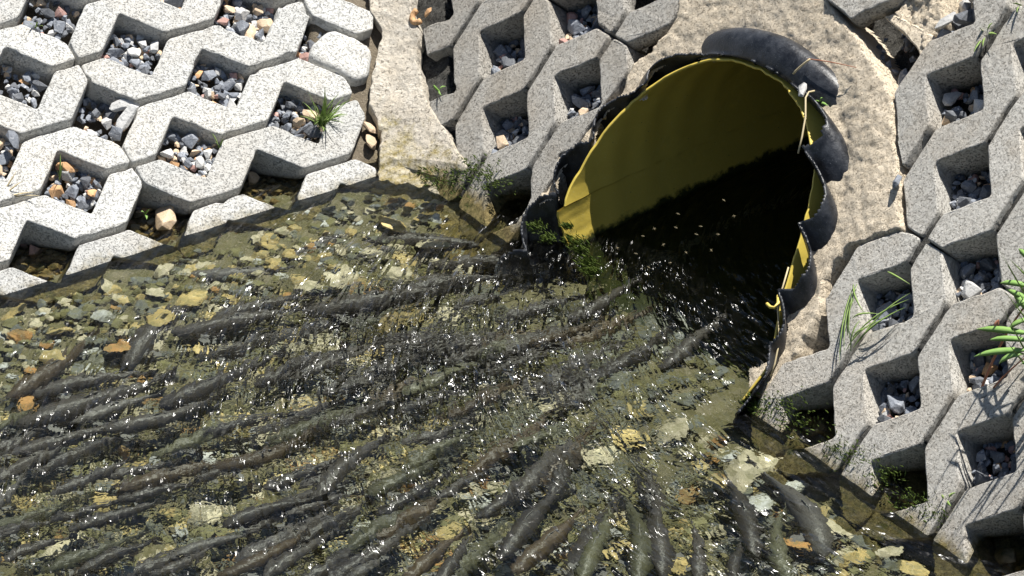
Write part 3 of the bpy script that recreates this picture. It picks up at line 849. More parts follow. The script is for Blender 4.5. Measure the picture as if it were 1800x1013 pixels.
# ------------------------------------------------------------------ stones on the stream bed
BK = list(BED); BMATS = [BED[k] for k in BK]
def bank_clear(P, m=0.12):
    return (P - OL) @ NL > m - 0.2 and (P - OR) @ NR > m - 0.2
def bed_stones():
    r = random.Random(5); pile = Pile(BMATS)
    wts = {'gold': .12, 'cream': .22, 'rust': .04, 'grey': .24, 'olive': .33, 'white': .05}
    for i in range(10500):
        x = r.uniform(-6.2, 6.2); y = r.uniform(-6.3, 3.2)
        P = ZA([x, y, 0.0]); P[2] = bedz(P) + r.uniform(-.04, .07)
        if (P - OL) @ NL < -0.02 or ((P - OR) @ NR < -0.02 and pipe_coords(P)[1] > 1.66): continue
        if pipe_coords(P)[1] < 1.7 and pipe_coords(P)[0] > 23.3: continue
        k = wpick(r, wts); rad = r.choice([.035, .045, .055, .07, .09])
        if pipe_coords(P)[1] < 2.2 and (P - OR) @ NR < 1.2: k = r.choice(['grey', 'olive', 'grey'])
        pile.add(P, rad, (0, 0, 1), BK.index(k), r, 'r' if r.random() < .6 else 's')
    o = pile.build('bed_gravel'); tag(o, 'mixed gravel and pebbles covering the stream bed', 'gravel', kind='stuff')
    # algae crusted stones at the foot of the banks come with the pile; larger single stones follow
    big = [(600, 487, 'cream', .17), (640, 640, 'cream', .15), (700, 480, 'cream', .13), (545, 502, 'cream', .12), (490, 770, 'cream', .30), (455, 755, 'white', .16), (100, 965, 'cream', .22),
           (180, 882, 'gold', .15), (362, 905, 'cream', .17), (700, 560, 'gold', .22), (790, 553, 'cream', .14), (650, 620, 'gold', .13), (1100, 765, 'gold', .14), (960, 868, 'gold', .13),
           (1300, 835, 'cream', .26), (1340, 820, 'cream', .18), (1258, 848, 'gold', .12), (1330, 890, 'white', .16), (1400, 855, 'white', .09), (1470, 930, 'cream', .16), (1510, 870, 'rust', .12),
           (1410, 960, 'rust', .20), (1500, 985, 'gold', .13), (1560, 970, 'cream', .13), (1600, 1000, 'gold', .12), (1440, 905, 'gold', .14), (30, 545, 'gold', .14), (105, 582, 'gold', .15),
           (35, 592, 'rust', .11), (90, 628, 'gold', .12), (205, 612, 'tanx', .13), (215, 607, 'rust', .08), (280, 560, 'gold', .17), (335, 525, 'gold', .15), (275, 512, 'cream', .12), (190, 505, 'cream', .11),
           (135, 552, 'grey', .12), (180, 555, 'white', .09), (395, 605, 'cream', .10), (350, 612, 'gold', .10), (510, 590, 'gold', .10), (515, 612, 'cream', .11), (45, 710, 'rust', .10), (20, 735, 'gold', .12),
           (470, 432, 'gold', .10), (690, 960, 'cream', .14), (870, 930, 'cream', .15), (1000, 975, 'rust', .13), (1080, 970, 'gold', .12), (1200, 1000, 'gold', .13), (1250, 1005, 'cream', .10), (640, 830, 'cream', .14),
           (790, 935, 'gold', .14), (585, 905, 'gold', .12), (1050, 800, 'cream', .16), (980, 700, 'cream', .20), (900, 690, 'cream', .17), (1180, 760, 'cream', .18), (1130, 720, 'gold', .12), (840, 745, 'cream', .13),
           (30, 790, 'gold', .17), (60, 780, 'gold', .10), (15, 880, 'gold', .12), (25, 920, 'cream', .12), (1700, 985, 'cream', .09), (1420, 790, 'olive', .12), (760, 430, 'cream', .16), (820, 470, 'cream', .12), (690, 395, 'gold', .17), (930, 385, 'gold', .10)]
    cn = {'gold': 'golden yellow', 'cream': 'pale cream', 'rust': 'rust brown', 'grey': 'grey', 'olive': 'olive', 'white': 'whitish'}
    def zone(x, y):
        if y < 480: return 'on the stream bed near the corner of the banks'
        if x < 400 and y < 640: return 'in the shallows below the left bank'
        if x < 400: return 'on the bed under the trout at the left'
        if x > 1230: return 'on the bed by the foot of the right bank, lower right'
        if y < 640: return 'on the bed in the upper middle of the pool'
        if y < 800: return 'on the bed at mid pool'
        return 'on the bed at the bottom of the picture, middle'
    for (x, y, k, rad) in big:
        k = 'rust' if k == 'tanx' else k
        P = onW(x, y, BEDZ + 0.10); P = onW(x, y, float(bedz(P)) + 0.06)
        o = place_stone('bed_stone', P, rad, (0, 0, 1), BED[k], r, 'r', sc3=(1.15, 1.0, .55))
        tag(o, 'larger %s stone %s' % (cn[k], zone(x, y)), 'stone', 'larger stones on the stream bed')
bed_stones()

# ------------------------------------------------------------------ trout
def trout_mat(name, a, b, side):
    s = N(name)
    at = s.n('ShaderNodeAttribute', attribute_name='height').outputs['Fac']
    tc = s.n('ShaderNodeTexCoord').outputs['Object']
    col = s.mix(s.noise(30, 4, 0.6), a, b)
    col = s.mix(s.math('MULTIPLY', s.ramp(s.voro(230, vec=tc), [(0.16, 1), (0.30, 0)]), 0.7), col, (0.02, 0.018, 0.016))
    col = s.mix(s.ramp(at, [(0.0, 1), (0.42, 0)]), col, side)
    col = s.mix(1.0, col, s.maprange(s.info(), 0, 1, 0.75, 1.25), 'MULTIPLY')
    s.bump(s.voro(420, vec=tc), 0.0006, 0.6)
    return s.set(col, 0.42, 0.35)
M_TR = [trout_mat('grey_trout_skin', (0.036, 0.033, 0.031), (0.090, 0.080, 0.072), (0.34, 0.32, 0.30)),
        trout_mat('brown_trout_skin', (0.055, 0.042, 0.028), (0.115, 0.085, 0.055), (0.36, 0.30, 0.22)),
        trout_mat('olive_trout_skin', (0.060, 0.062, 0.040), (0.125, 0.12, 0.075), (0.38, 0.37, 0.28)),
        trout_mat('pale_trout_skin', (0.085, 0.080, 0.075), (0.15, 0.14, 0.13), (0.36, 0.34, 0.30))]
s_ = N('trout_fin'); M_FIN = s_.set(s_.mix(s_.noise(120), (0.10, 0.10, 0.10), (0.24, 0.23, 0.21)), 0.5, 0.3)
def spline(pts, n):
    P = [ZA(p) for p in pts]
    if len(P) == 2: P = [P[0], (P[0] + P[1]) / 2, P[1]]
    t = np.linspace(0, 1, n)[:, None]
    # quadratic through three points
    P0, P1, P2 = P; Cc = 2 * P1 - 0.5 * (P0 + P2)
    return (1 - t) ** 2 * P0 + 2 * t * (1 - t) * Cc + t * t * P2
def trout(pxs, depth, mat, label, group, wid=1.0):
    L0 = sum(np.linalg.norm(onW(*pxs[i]) - onW(*pxs[i + 1])) for i in (0, 1))
    depth = min(depth, -0.13 - 0.0935 * wid * 1.2 * max(L0, .9))
    pts = [onW(x, y, depth) for x, y in pxs]
    n, m = 34, 16
    ex = 0.15 * (pts[0] - pts[-1]); pts[0] = pts[0] + ex * 0.6; pts[-1] = pts[-1] - ex
    S = spline(pts, n); L = np.sum(np.linalg.norm(np.diff(S, axis=0), axis=1))
    L = max(L, 0.9)
    tt = np.linspace(0, 1, n)
    ph = sum(map(sum, pxs)) % 6.28
    T = np.gradient(S, axis=0); T[:, 2] = 0; T /= np.linalg.norm(T, axis=1)[:, None]
    Sd = np.stack([-T[:, 1], T[:, 0], T[:, 2]], 1)
    S = S + Sd * (0.020 * L * np.sin(tt * 6.5 + ph) * tt)[:, None]
    hw = np.interp(tt, [0, .02, .06, .14, .28, .42, .6, .75, .86, .90, .95, 1.0], [0.008, .026, .045, .064, .078, .079, .064, .041, .022, .017, .010, .004]) * L * wid
    hh = np.interp(tt, [0, .02, .06, .14, .28, .42, .6, .75, .86, .90, .95, 1.0], [0.010, .028, .052, .080, .105, .110, .092, .062, .041, .046, .082, .125]) * L * wid * 0.85
    up = ZA([0, 0, 1.0])
    ang = np.linspace(0, 2 * math.pi, m, endpoint=False)
    ca, sa = np.cos(ang), np.sin(ang)
    # fork in the tail: pull the middle of the last rings forward
    V = []
    for i in range(n):
        fork = -T[i] * (0.05 * L * max(0, (tt[i] - 0.93) / 0.07)) if tt[i] > .93 else ZA([0, 0, 0])
        for j in range(m):
            p = S[i] + Sd[i] * hw[i] * np.sign(ca[j]) * abs(ca[j]) ** 0.85 + up * hh[i] * sa[j]
            if tt[i] > .93: p = p + fork * (1 - abs(sa[j])) ** 1.0
            V.append(p)
    V = ZA(V); H = np.tile(sa * 0.5 + 0.5, n)
    F = [(i * m + j, i * m + (j + 1) % m, (i + 1) * m + (j + 1) % m, (i + 1) * m + j) for i in range(n - 1) for j in range(m)]
    F.append(tuple(range(m))[::-1]); F.append(tuple(range((n - 1) * m, n * m)))
    loc = S[n // 2]
    me = mesh('trout', V - loc, F, mat, smooth=True)
    a = me.attributes.new('height', 'FLOAT', 'POINT'); a.data.foreach_set('value', H)
    o = link('trout', me, loc=loc * K); tag(o, label, 'trout', group)
    def fin(name, quad):
        q = [p - loc for p in quad]; k = len(q)
        off = 0.004
        nn = np.cross(q[1] - q[0], q[2] - q[0]); nn /= np.linalg.norm(nn) + 1e-9
        VV = [p + nn * off for p in q] + [p - nn * off for p in q]
        FF = [tuple(range(k)), tuple(range(k, 2 * k))[::-1]] + [(i, i + k, (i + 1) % k + k, (i + 1) % k) for i in range(k)]
        f = link(name, mesh(name, VV, FF, M_FIN), parent=o)
    i1, i2, i3 = int(n * .42), int(n * .50), int(n * .56)
    fin('dorsal_fin', [S[i1] + up * hh[i1] * .9, S[i2] + up * (hh[i2] + .022 * L), S[i3] + up * (hh[i3] + .018 * L), S[i3] + up * hh[i3] * .9])
    for sg in (-1, 1):
        k = int(n * .22); b = S[k] + Sd[k] * hw[k] * sg * .9 - up * hh[k] * .3
        fin('pectoral_fin', [b, b + Sd[k] * sg * .075 * L + T[k] * .05 * L - up * .02 * L, b + Sd[k] * sg * .055 * L + T[k] * .10 * L - up * .03 * L, b + T[k] * .04 * L])
    return o
G = 0; BR = 1; OV = 2; PL = 3
FISH = [  # head, middle, tail in photograph pixels; kind; depth; own label or None
 ([(345, 482), (422, 482), (508, 466)], PL, -.20, 'pale grey trout lying alone along the left bank waterline, fin raised'),
 ([(297, 491), (365, 470), (440, 456)], OV, -.42, 'dim trout just behind the pale one by the left bank'),
 ([(233, 638), (278, 576), (362, 512)], G, -.26, 'curved trout with upright pale tail in the left shallows'),
 ([(25, 692), (88, 651), (160, 596)], BR, -.24, 'brown trout with broad light tail fin, left shallows'),
 ([(128, 645), (200, 625), (258, 576)], OV, -.46, 'olive trout half under the brown one, left shallows'),
 ([(70, 694), (152, 672), (256, 660)], G, -.30, None), ([(45, 740), (152, 712), (280, 663)], G, -.24, None),
 ([(134, 740), (197, 720), (270, 694)], PL, -.20, 'grey trout with blunt rounded head at the left, its nose clear of the shoal'),
 ([(-12, 652), (20, 640), (60, 628)], G, -.35, 'small trout cut by the left edge below the bank'), ([(-5, 755), (20, 740), (48, 725)], OV, -.35, None),
 ([(182, 752), (270, 738), (368, 706)], G, -.30, None), ([(320, 583), (406, 568), (523, 543)], G, -.24, None), ([(381, 558), (457, 538), (547, 519)], G, -.36, None),
 ([(298, 710), (368, 677), (484, 630)], G, -.22, None), ([(457, 674), (507, 649), (602, 613)], G, -.30, None), ([(548, 548), (661, 528), (765, 514)], G, -.24, None),
 ([(612, 578), (665, 556), (725, 540)], OV, -.40, None), ([(520, 662), (598, 629), (660, 605)], G, -.32, None), ([(722, 689), (775, 664), (840, 640)], OV, -.24, None),
 ([(694, 724), (750, 707), (815, 683)], G, -.38, None), ([(790, 636), (822, 620), (862, 598)], G, -.30, None), ([(803, 541), (845, 528), (915, 512)], G, -.28, None),
 ([(25, 798), (101, 777), (185, 750)], G, -.26, None), ([(-5, 846), (50, 812), (123, 781)], G, -.30, None), ([(-20, 897), (15, 868), (38, 832)], PL, -.22, 'trout with pale upright tail fin cut by the left edge low down'),
 ([(90, 868), (164, 838), (218, 814)], G, -.28, None), ([(94, 914), (139, 901), (196, 886)], G, -.34, None), ([(126, 931), (202, 906), (272, 886)], G, -.26, None),
 ([(210, 878), (265, 866), (334, 848)], G, -.30, None), ([(187, 838), (245, 826), (305, 813)], G, -.36, None), ([(391, 1009), (470, 979), (520, 938)], BR, -.24, 'brown backed trout at the bottom edge left of the middle'),
 ([(303, 980), (368, 957), (428, 944)], PL, -.28, None), ([(405, 923), (457, 901), (556, 876)], G, -.26, None), ([(388, 816), (457, 805), (548, 755)], BR, -.28, None),
 ([(338, 848), (406, 822), (468, 800)], G, -.34, None), ([(270, 1010), (325, 990), (368, 965)], G, -.30, None), ([(470, 1015), (520, 975), (592, 938)], G, -.30, None),
 ([(472, 857), (520, 838), (588, 806)], G, -.28, None), ([(664, 866), (712, 840), (800, 806)], OV, -.34, None), ([(672, 900), (724, 871), (775, 836)], G, -.28, None),
 ([(772, 876), (810, 852), (850, 836)], G, -.32, None), ([(640, 986), (686, 954), (740, 920)], G, -.28, None), ([(715, 1015), (762, 979), (808, 938)], BR, -.22, 'brown trout at the bottom edge, middle, head cut off'),
 ([(772, 1025), (798, 984), (820, 945)], G, -.24, None), ([(560, 872), (610, 815), (668, 776)], G, -.30, None), ([(540, 850), (595, 822), (655, 800)], G, -.42, None),
 ([(615, 1015), (645, 998), (672, 980)], PL, -.34, None), ([(888, 975), (928, 921), (984, 866)], G, -.24, 'dark grey broad trout pointing down left at the bottom middle'),
 ([(910, 1000), (966, 951), (1018, 902)], BR, -.20, 'brown broad trout beside the dark one at the bottom middle'),
 ([(1027, 1015), (1047, 959), (1070, 905)], OV, -.28, 'olive trout pointing straight down at the bottom middle'),
 ([(1118, 1020), (1124, 945), (1098, 894)], OV, -.27, 'olive trout with thin bent tail, lying clear just under the surface'),
 ([(1165, 1006), (1158, 934), (1150, 872)], G, -.22, 'dark trout pointing straight down, right of the bent olive one'),
 ([(1143, 892), (1138, 848), (1123, 805)], G, -.40, None), ([(971, 868), (989, 828), (998, 785)], G, -.42, None), ([(905, 788), (945, 768), (990, 755)], OV, -.36, None),
 ([(1433, 968), (1416, 905), (1330, 832)], PL, -.27, 'clear grey trout with rounded head, nearest the lower right bank'),
 ([(1388, 1014), (1366, 960), (1382, 908)], OV, -.22, 'slender olive trout beside the clear grey one, lower right'),
 ([(1327, 974), (1307, 903), (1278, 850)], G, -.30, 'dim brownish trout left of the slender olive one, lower right'), ([(1226, 1016), (1228, 974), (1216, 928)], G, -.24, None), ([(1289, 1024), (1292, 990), (1296, 960)], G, -.24, None),
 ([(507, 459), (575, 428), (655, 413)], G, -.30, 'uppermost dark trout near the corner of the banks'), ([(655, 430), (735, 424), (865, 442)], G, -.24, 'second dark trout below the uppermost one, pointing at the pipe'),
 ([(560, 462), (640, 448), (720, 446)], G, -.38, None), ([(868, 441), (935, 436), (1000, 462)], G, -.26, 'dark trout with its tail at the pipe lip'), ([(690, 520), (780, 497), (880, 488)], G, -.34, None),
 ([(770, 470), (850, 462), (940, 470)], G, -.36, None), ([(935, 603), (988, 590), (1050, 562)], BR, -.30, None), ([(880, 560), (950, 540), (1020, 520)], G, -.32, None),
 ([(1010, 560), (1060, 530), (1115, 500)], G, -.24, 'trout at the mouth of the pipe in the white glints'), ([(860, 655), (920, 632), (990, 612)], G, -.38, None), ([(1060, 660), (1115, 625), (1175, 585)], G, -.34, None),
 ([(960, 690), (1010, 668), (1070, 650)], G, -.40, None), ([(1170, 640), (1220, 600), (1260, 560)], G, -.36, None), ([(590, 745), (640, 722), (700, 700)], G, -.36, None), ([(380, 760), (430, 742), (500, 728)], G, -.34, None),
 ([(10, 985), (60, 960), (120, 950)], G, -.32, None), ([(150, 1000), (205, 975), (262, 955)], G, -.30, None), ([(0, 940), (40, 928), (90, 915)], G, -.36, None), ([(570, 690), (625, 676), (690, 660)], G, -.36, None),
 ([(850, 905), (895, 870), (935, 830)], G, -.36, None), ([(505, 905), (560, 885), (620, 868)], G, -.38, None), ([(720, 780), (775, 760), (830, 740)], G, -.40, None)]
KN = {G: 'grey', BR: 'brownish', OV: 'olive', PL: 'pale grey'}
def fzone(x, y, k):
    n = KN[k]
    if x < 420 and y < 770: return '%s trout in the tight row of the shoal at the left edge of the pool' % n
    if x < 330: return '%s trout in the crowded shoal at the lower left' % n
    if x < 620 and y < 660: return '%s trout of the long row crossing the upper left pool' % n
    if x < 620 and y < 800: return '%s trout in the left centre of the pool' % n
    if x < 620: return '%s trout under rippled water, bottom left of centre' % n
    if y < 600: return '%s trout holding below the pipe mouth and corner' % n
    if x < 880 and y < 760: return '%s trout in the glittering middle of the pool' % n
    if x < 880: return '%s trout in the lower middle of the pool' % n
    if x < 1080 and y > 740: return '%s trout above the broad trout at the bottom middle' % n
    if x >= 1080 and y > 740: return '%s trout low in the picture, right of the middle' % n
    return '%s trout deep in the ripples between pipe and lower right bank' % n
_r = random.Random(77)
for _i in range(40):      # dimmer trout deeper in the crowd, between the ones listed above
    _x, _y = _r.uniform(20, 1060), _r.uniform(560, 1000)
    if _y < 640 and _x < 420: continue
    _a = math.atan2(470 - _y, 1290 - _x) if _y > 850 or _x > 700 else math.radians(_r.uniform(-27, -15))
    _l = _r.uniform(68, 95); _dx, _dy = math.cos(_a) * _l, math.sin(_a) * _l * (0.9 if abs(_a) < 1 else 1)
    FISH.append(([(_x - _dx, _y - _dy), (_x + _r.uniform(-8, 8), _y + _r.uniform(-8, 8)), (_x + _dx, _y + _dy)], _r.choice([G, G, G, BR, OV]), _r.uniform(-.52, -.40), None))
for pxs, k, dz, lb in FISH:
    mx, my = pxs[1]
    trout(pxs, dz, M_TR[k], lb or fzone(mx, my, k), 'trout holding in the outflow', wid=1.0)

# ------------------------------------------------------------------ plants and small things
def plant_mat(name, a, b, rough=0.55):
    q = N(name); q.b.inputs['Transmission Weight'].default_value = 0.0
    return q.set(q.mix(q.noise(90, 3), a, b), rough, 0.35)
M_GRASS = plant_mat('green_grass', (0.15, 0.25, 0.05), (0.30, 0.40, 0.13))
M_LEAF = plant_mat('weed_leaf', (0.15, 0.29, 0.06), (0.27, 0.42, 0.13))
M_STRAW = plant_mat('dry_straw', (0.45, 0.36, 0.20), (0.66, 0.56, 0.36))
M_STEM = plant_mat('red_stem', (0.28, 0.10, 0.06), (0.42, 0.20, 0.12))
M_MOSS = plant_mat('wet_moss', (0.03, 0.06, 0.008), (0.11, 0.15, 0.02), 0.7)
M_YEL = plant_mat('yellow_plastic_shaving', (0.66, 0.50, 0.10), (0.74, 0.58, 0.16), 0.4)
class Leafs:
    def __init__(s): s.V = []; s.F = []
    def blade(s, pts, w, side, prof=(.5, 1, .85, .05), fold=0.25):
        """ribbon through pts; w half width; side vector; folded along the midrib so it has depth"""
        pts = [ZA(p) for p in pts]; n = len(pts); base = len(s.V)
        for i, p in enumerate(pts):
            t = i / (n - 1); ww = w * np.interp(t, np.linspace(0, 1, len(prof)), prof)
            d = pts[min(i + 1, n - 1)] - pts[max(i - 1, 0)]; d /= np.linalg.norm(d) + 1e-9
            sd = np.cross(d, side); sd /= np.linalg.norm(sd) + 1e-9; up = np.cross(sd, d)
            for k in ((-1, .0), (0, -fold), (1, .0), (0, fold * .3)):
                s.V.append(p + sd * ww * k[0] + up * ww * k[1])
        for i in range(n - 1):
            a = base + 4 * i; b = a + 4
            for j in range(4): s.F.append((a + j, a + (j + 1) % 4, b + (j + 1) % 4, b + j))
    def build(s, name, mat, loc=None, parent=None):
        V = ZA(s.V); loc = V.mean(0) if loc is None else loc
        if parent is not None: loc = ZA(parent.location[:]) / K
        o = link(name, mesh(name, V - loc, s.F, mat, smooth=True), parent=parent)
        if parent is None: o.location = Vector(loc * K)
        return o
def arc(a, b, bulge, n=7):
    a, b, bulge = ZA(a), ZA(b), ZA(bulge)
    return [a * (1 - t) + b * t + bulge * 4 * t * (1 - t) for t in np.linspace(0, 1, n)]
def tube(name, pts, rad, mat, parent=None, taper=1.0):
    pts = [ZA(p) for p in pts]; V = []; F = []; m = 7
    for i, p in enumerate(pts):
        d = pts[min(i + 1, len(pts) - 1)] - pts[max(i - 1, 0)]; d /= np.linalg.norm(d) + 1e-9
        u = np.cross(d, ZA([.3, .2, .93])); u /= np.linalg.norm(u) + 1e-9; v = np.cross(d, u)
        rr = rad * (1 + (taper - 1) * i / (len(pts) - 1))
        for j in range(m): V.append(p + rr * (u * math.cos(j * 2 * math.pi / m) + v * math.sin(j * 2 * math.pi / m)))
    for i in range(len(pts) - 1):
        for j in range(m): F.append((i * m + j, i * m + (j + 1) % m, (i + 1) * m + (j + 1) % m, (i + 1) * m + j))
    F += [tuple(range(m))[::-1], tuple(range((len(pts) - 1) * m, len(pts) * m))]
    V = ZA(V); loc = V.mean(0) if parent is None else ZA(parent.location[:]) / K
    o = link(name, mesh(name, V - loc, F, mat, smooth=True), parent=parent)
    if parent is None: o.location = Vector(loc * K)
    return o
def small_things():
    r = random.Random(11)
    # grass tuft in the left bank hole
    L = Leafs(); c = onL(562, 222, -0.10)
    for i in range(80):
        a = r.uniform(0, 6.28); sp = r.uniform(.02, .26); ln = r.uniform(.14, .46)
        tip = c + UL * (math.cos(a) * sp * 1.3) + VL * (math.sin(a) * sp) + NL * ln * .9 + ZA([0, 0, .05])
        b0 = c + UL * r.uniform(-.05, .05) + VL * r.uniform(-.05, .05)
        L.blade(arc(b0, tip, NL * .05), r.uniform(.004, .008), NL)
    tag(L.build('grass_tuft', M_GRASS), 'bushy green grass tuft growing from a gravel hole of the left bank', 'grass')
    # lone grass sprigs
    for (x, y, f, n_, tips, lb) in ((104, 318, onL, NL, [(106, 270), (100, 300), (110, 285)], 'thin upright grass sprig in the lower left paver hole'),
                                    (385, 262, onL, NL, [(372, 234), (392, 244), (378, 250)], 'tiny forked grass sprig at the left bank joint, middle'),
                                    (0, 350, onL, NL, [(40, 318), (60, 338), (30, 300), (70, 344)], 'sprawling dry grass at the left picture edge'),
                                    (62, 50, onL, NL, [(52, 42), (76, 46), (66, 38)], 'small bright green leaf in the upper left gravel hole')):
        L = Leafs(); c = f(x, y, -.12)
        for tx, ty in tips: L.blade(arc(c, f(tx, ty, .10), n_ * .03), .010, n_)
        tag(L.build('grass_sprig', M_STRAW if x == 0 else M_GRASS), lb, 'grass')
    # fallen grass blades over the hole right of the pipe
    L = Leafs()
    for a, b in (((1500, 505), (1476, 640)), ((1506, 500), (1494, 600)), ((1503, 510), (1484, 620)), ((1512, 598), (1600, 515)), ((1505, 605), (1592, 540)), ((1500, 612), (1575, 548)), ((1498, 560), (1545, 552)),
                 ((1500, 500), (1520, 552)), ((1498, 600), (1530, 575)), ((1496, 618), (1515, 560)), ((1490, 590), (1508, 515)), ((1560, 478), (1600, 500)), ((1502, 590), (1598, 526)), ((1488, 615), (1550, 560))):
        L.blade(arc(onR(*a, .03), onR(*b, .10), NR * .07, 9), .011, NR)
    tag(L.build('fallen_grass', M_GRASS), 'long fallen green grass blades lying across a hole right of the pipe', 'grass')
    # weed at the right edge
    root = onR(1722, 694, -.15); w_ = bpy.data.objects.new('leafy_weed', None); C.objects.link(w_); w_.location = Vector(root * K)
    tag(w_, 'leafy green weed with a reddish stem leaning in from the right edge', 'weed')
    top = onR(1800, 540, .45)
    tube('stem', arc(root, top, NR * .06, 9), .016, M_STEM, parent=w_, taper=.6)
    tube('stem', arc(onR(1740, 690, -.05), onR(1830, 610, .35), NR * .05, 7), .010, M_STEM, parent=w_, taper=.5)
    for a, b, wd in (((1815, 588), (1716, 579), .035), ((1815, 600), (1738, 598), .03), ((1810, 616), (1712, 627), .035), ((1800, 622), (1756, 640), .03), ((1825, 560), (1780, 512), .035), ((1815, 505), (1758, 498), .03),
                     ((1830, 540), (1768, 508), .03), ((1820, 520), (1785, 545), .035), ((1830, 470), (1790, 437), .03), ((1815, 560), (1772, 582), .03), ((1840, 640), (1795, 640), .03), ((1850, 600), (1900, 560), .04),
                     ((1850, 560), (1910, 520), .04), ((1850, 640), (1905, 650), .04), ((1840, 500), (1890, 440), .04)):
        L = Leafs(); L.blade(arc(onR(*a, .42), onR(*b, .46), NR * .06, 9), wd, NR, prof=(.25, .9, 1, .8, .05)); L.build('leaf', M_LEAF, parent=w_)
    L = Leafs(); L.blade(arc(onR(1752, 585, .2), onR(1756, 562, .3), NR * .02, 5), .05, NR, prof=(.3, 1, .7, .1)); L.build('dead_leaf', M_STEM, parent=w_)
    # tall grass just past the right edge; its shadow streaks the lower right pavers
    L = Leafs()
    for i in range(26):
        b0 = onR(r.uniform(1835, 1960), r.uniform(560, 700), -.1)
        tip = b0 + NR * r.uniform(.5, 1.0) + UR * r.uniform(-.35, .1) + ZA([0, 0, r.uniform(.2, .6)])
        L.blade(arc(b0, tip, UR * r.uniform(-.1, .1), 8), .014, NR)
    tag(L.build('tall_grass', M_GRASS), 'tall grass just beyond the right picture edge, casting streaky shadows', 'grass')
    # sprouts in the joints
    for (x, y, tips, lb, m_) in ((1735, 62, [(1722, 48), (1745, 40), (1728, 82), (1712, 92), (1752, 60)], 'yellowish sprouts in the joint at the upper right', M_GRASS), (1795, 10, [(1780, 6), (1800, -8), (1788, 22)], 'light green sprout at the upper right corner', M_GRASS),
                              (772, 160, [(762, 150), (784, 152), (776, 168)], 'small green leaf among gravel beside the mortar strip', M_LEAF), (1443, 182, [(1432, 178), (1456, 186), (1446, 172)], 'green leaf in crumbled dirt on the black pipe', M_LEAF),
                              (1665, 880, [(1655, 870), (1680, 866), (1672, 890)], 'green sprig at the waterline joint, lower right', M_GRASS), (255, 378, [(262, 368), (248, 372), (258, 386)], 'green sprig beside the golden stone in the left bank', M_LEAF)):
        f, n_ = (onL, NL) if x < 500 else (onR, NR)
        L = Leafs(); c = f(x, y, -.08)
        for tx, ty in tips: L.blade(arc(c, f(tx, ty, .08), n_ * .03), .018, n_)
        tag(L.build('sprout', m_), lb, 'sprout')
    # straws, twig
    tag(tube('straw', arc(onR(1394, 130, .20), onR(1424, 104, .24), NR * .01), .011, M_STRAW), 'short pale straw lying on the black pipe ring', 'straw')
    tag(tube('straw', [onR(1432, 160, .12), onR(1422, 162, .16), onR(1416, 172, .18), onR(1416, 205, .18), onR(1410, 240, .17), onR(1403, 270, .15)], .010, M_STRAW), 'long bent straw hanging over the pipe mouth', 'straw')
    tag(tube('twig', arc(onR(1420, 104, .16), onR(1505, 119, .07), NR * .03), .008, M_STEM, taper=.5), 'thin brown twig lying on the mortar above the pipe', 'twig')
    # yellow shaving and strand
    tag(tube('plastic_shaving', [onR(1368, 520, .12), onR(1368, 533, .14), onR(1362, 541, .15), onR(1354, 540, .15), onR(1348, 534, .15)], .018, M_YEL), 'curled yellow plastic shaving hooked on the right rim', 'shaving')
    tag(tube('root_strand', [onR(1386, 470, .06), onR(1376, 505, .07), onR(1366, 530, .07), onR(1368, 560, .06), onR(1370, 600, .04), onR(1362, 640, .02), onR(1354, 662, .0)], .009, M_STRAW), 'frayed brown strand trailing from the right rim to the water', 'strand')
    # single stones
    def st(px, f, n_, d, k, rad, lb, sc3=(1, 1, 1), kind='s', idx=None, mats=ST):
        o = place_stone('stone', f(px[0], px[1], d), rad, n_, mats[k], r, kind, sc3, idx); tag(o, lb, 'stone'); return o
    st((1410, 157), onR, NR, .16, 'pale', .085, 'white stone sitting on the pipe rim above the bent straw', (1.5, .7, .55), 'r')
    st((1576, 318), onR, NR, .09, 'blue', .075, 'single grey stone resting on the mortar collar, right', (1.1, 1, 1))
    st((292, 382), onL, NL, -.20, 'tan', .17, 'big golden tan stone in the wet left bank hole', (1.35, .9, .8))
    st((283, 402), onL, NL, -.26, 'tan', .09, 'flat cream stone in front of the big golden one', (1.5, .8, .5))
    st((218, 186), onL, NL, -.12, 'pale', .12, 'whitish stone at the right end of the middle left hole, upper of two', (1.3, .9, .8))
    st((222, 206), onL, NL, -.10, 'pale', .12, 'long white stone below its twin in the middle left hole', (1.5, .7, .7))
    st((22, 243), onL, NL, .05, 'blue', .10, 'blue grey stone perched at the left edge joint', (1.1, 1, .9), 'r')
    st((118, 296), onL, NL, -.16, 'orange', .10, 'dark orange stone in the lower left hole by the sprig', (1, .9, 1), 'r')
    st((466, 44), onL, NL, -.14, 'tan', .11, 'cream stone in the top hole, taller of the pair', (.9, 1.1, .9), 'r')
    st((436, 54), onL, NL, -.16, 'tan', .10, 'round cream stone left of the tall one in the top hole', (1, 1, .8), 'r')
    st((651, 226), onL, NL, -.08, 'tan', .085, 'upper tan stone wedged beside the mortar strip', (1, .9, .8), 'r')
    st((652, 251), onL, NL, -.08, 'tan', .095, 'lower tan stone wedged beside the mortar strip', (1.1, 1, .8), 'r')
    st((1415, 752), onR, NR, -.42, 'pink', .13, 'split brown stone in the dark hole by the pipe foot', (1, .8, .8), 'r')
    st((1440, 762), onR, NR, -.42, 'tan', .10, 'mossy stone right of the split brown one', (.9, 1, .9), 'r')
    st((1563, 872), onR, NR, -.40, 'pale', .12, 'pale stone in the second dark waterline hole', (1, .9, .9), 'r')
    st((1716, 985), onR, NR, -.36, 'orange', .11, 'salmon stone in the lower right corner hole', (1.1, .9, .7), 'r')
    st((1768, 985), onR, NR, -.40, 'tan', .13, 'yellowish stone in the lower right corner hole', (1.2, .9, .6), 'r')
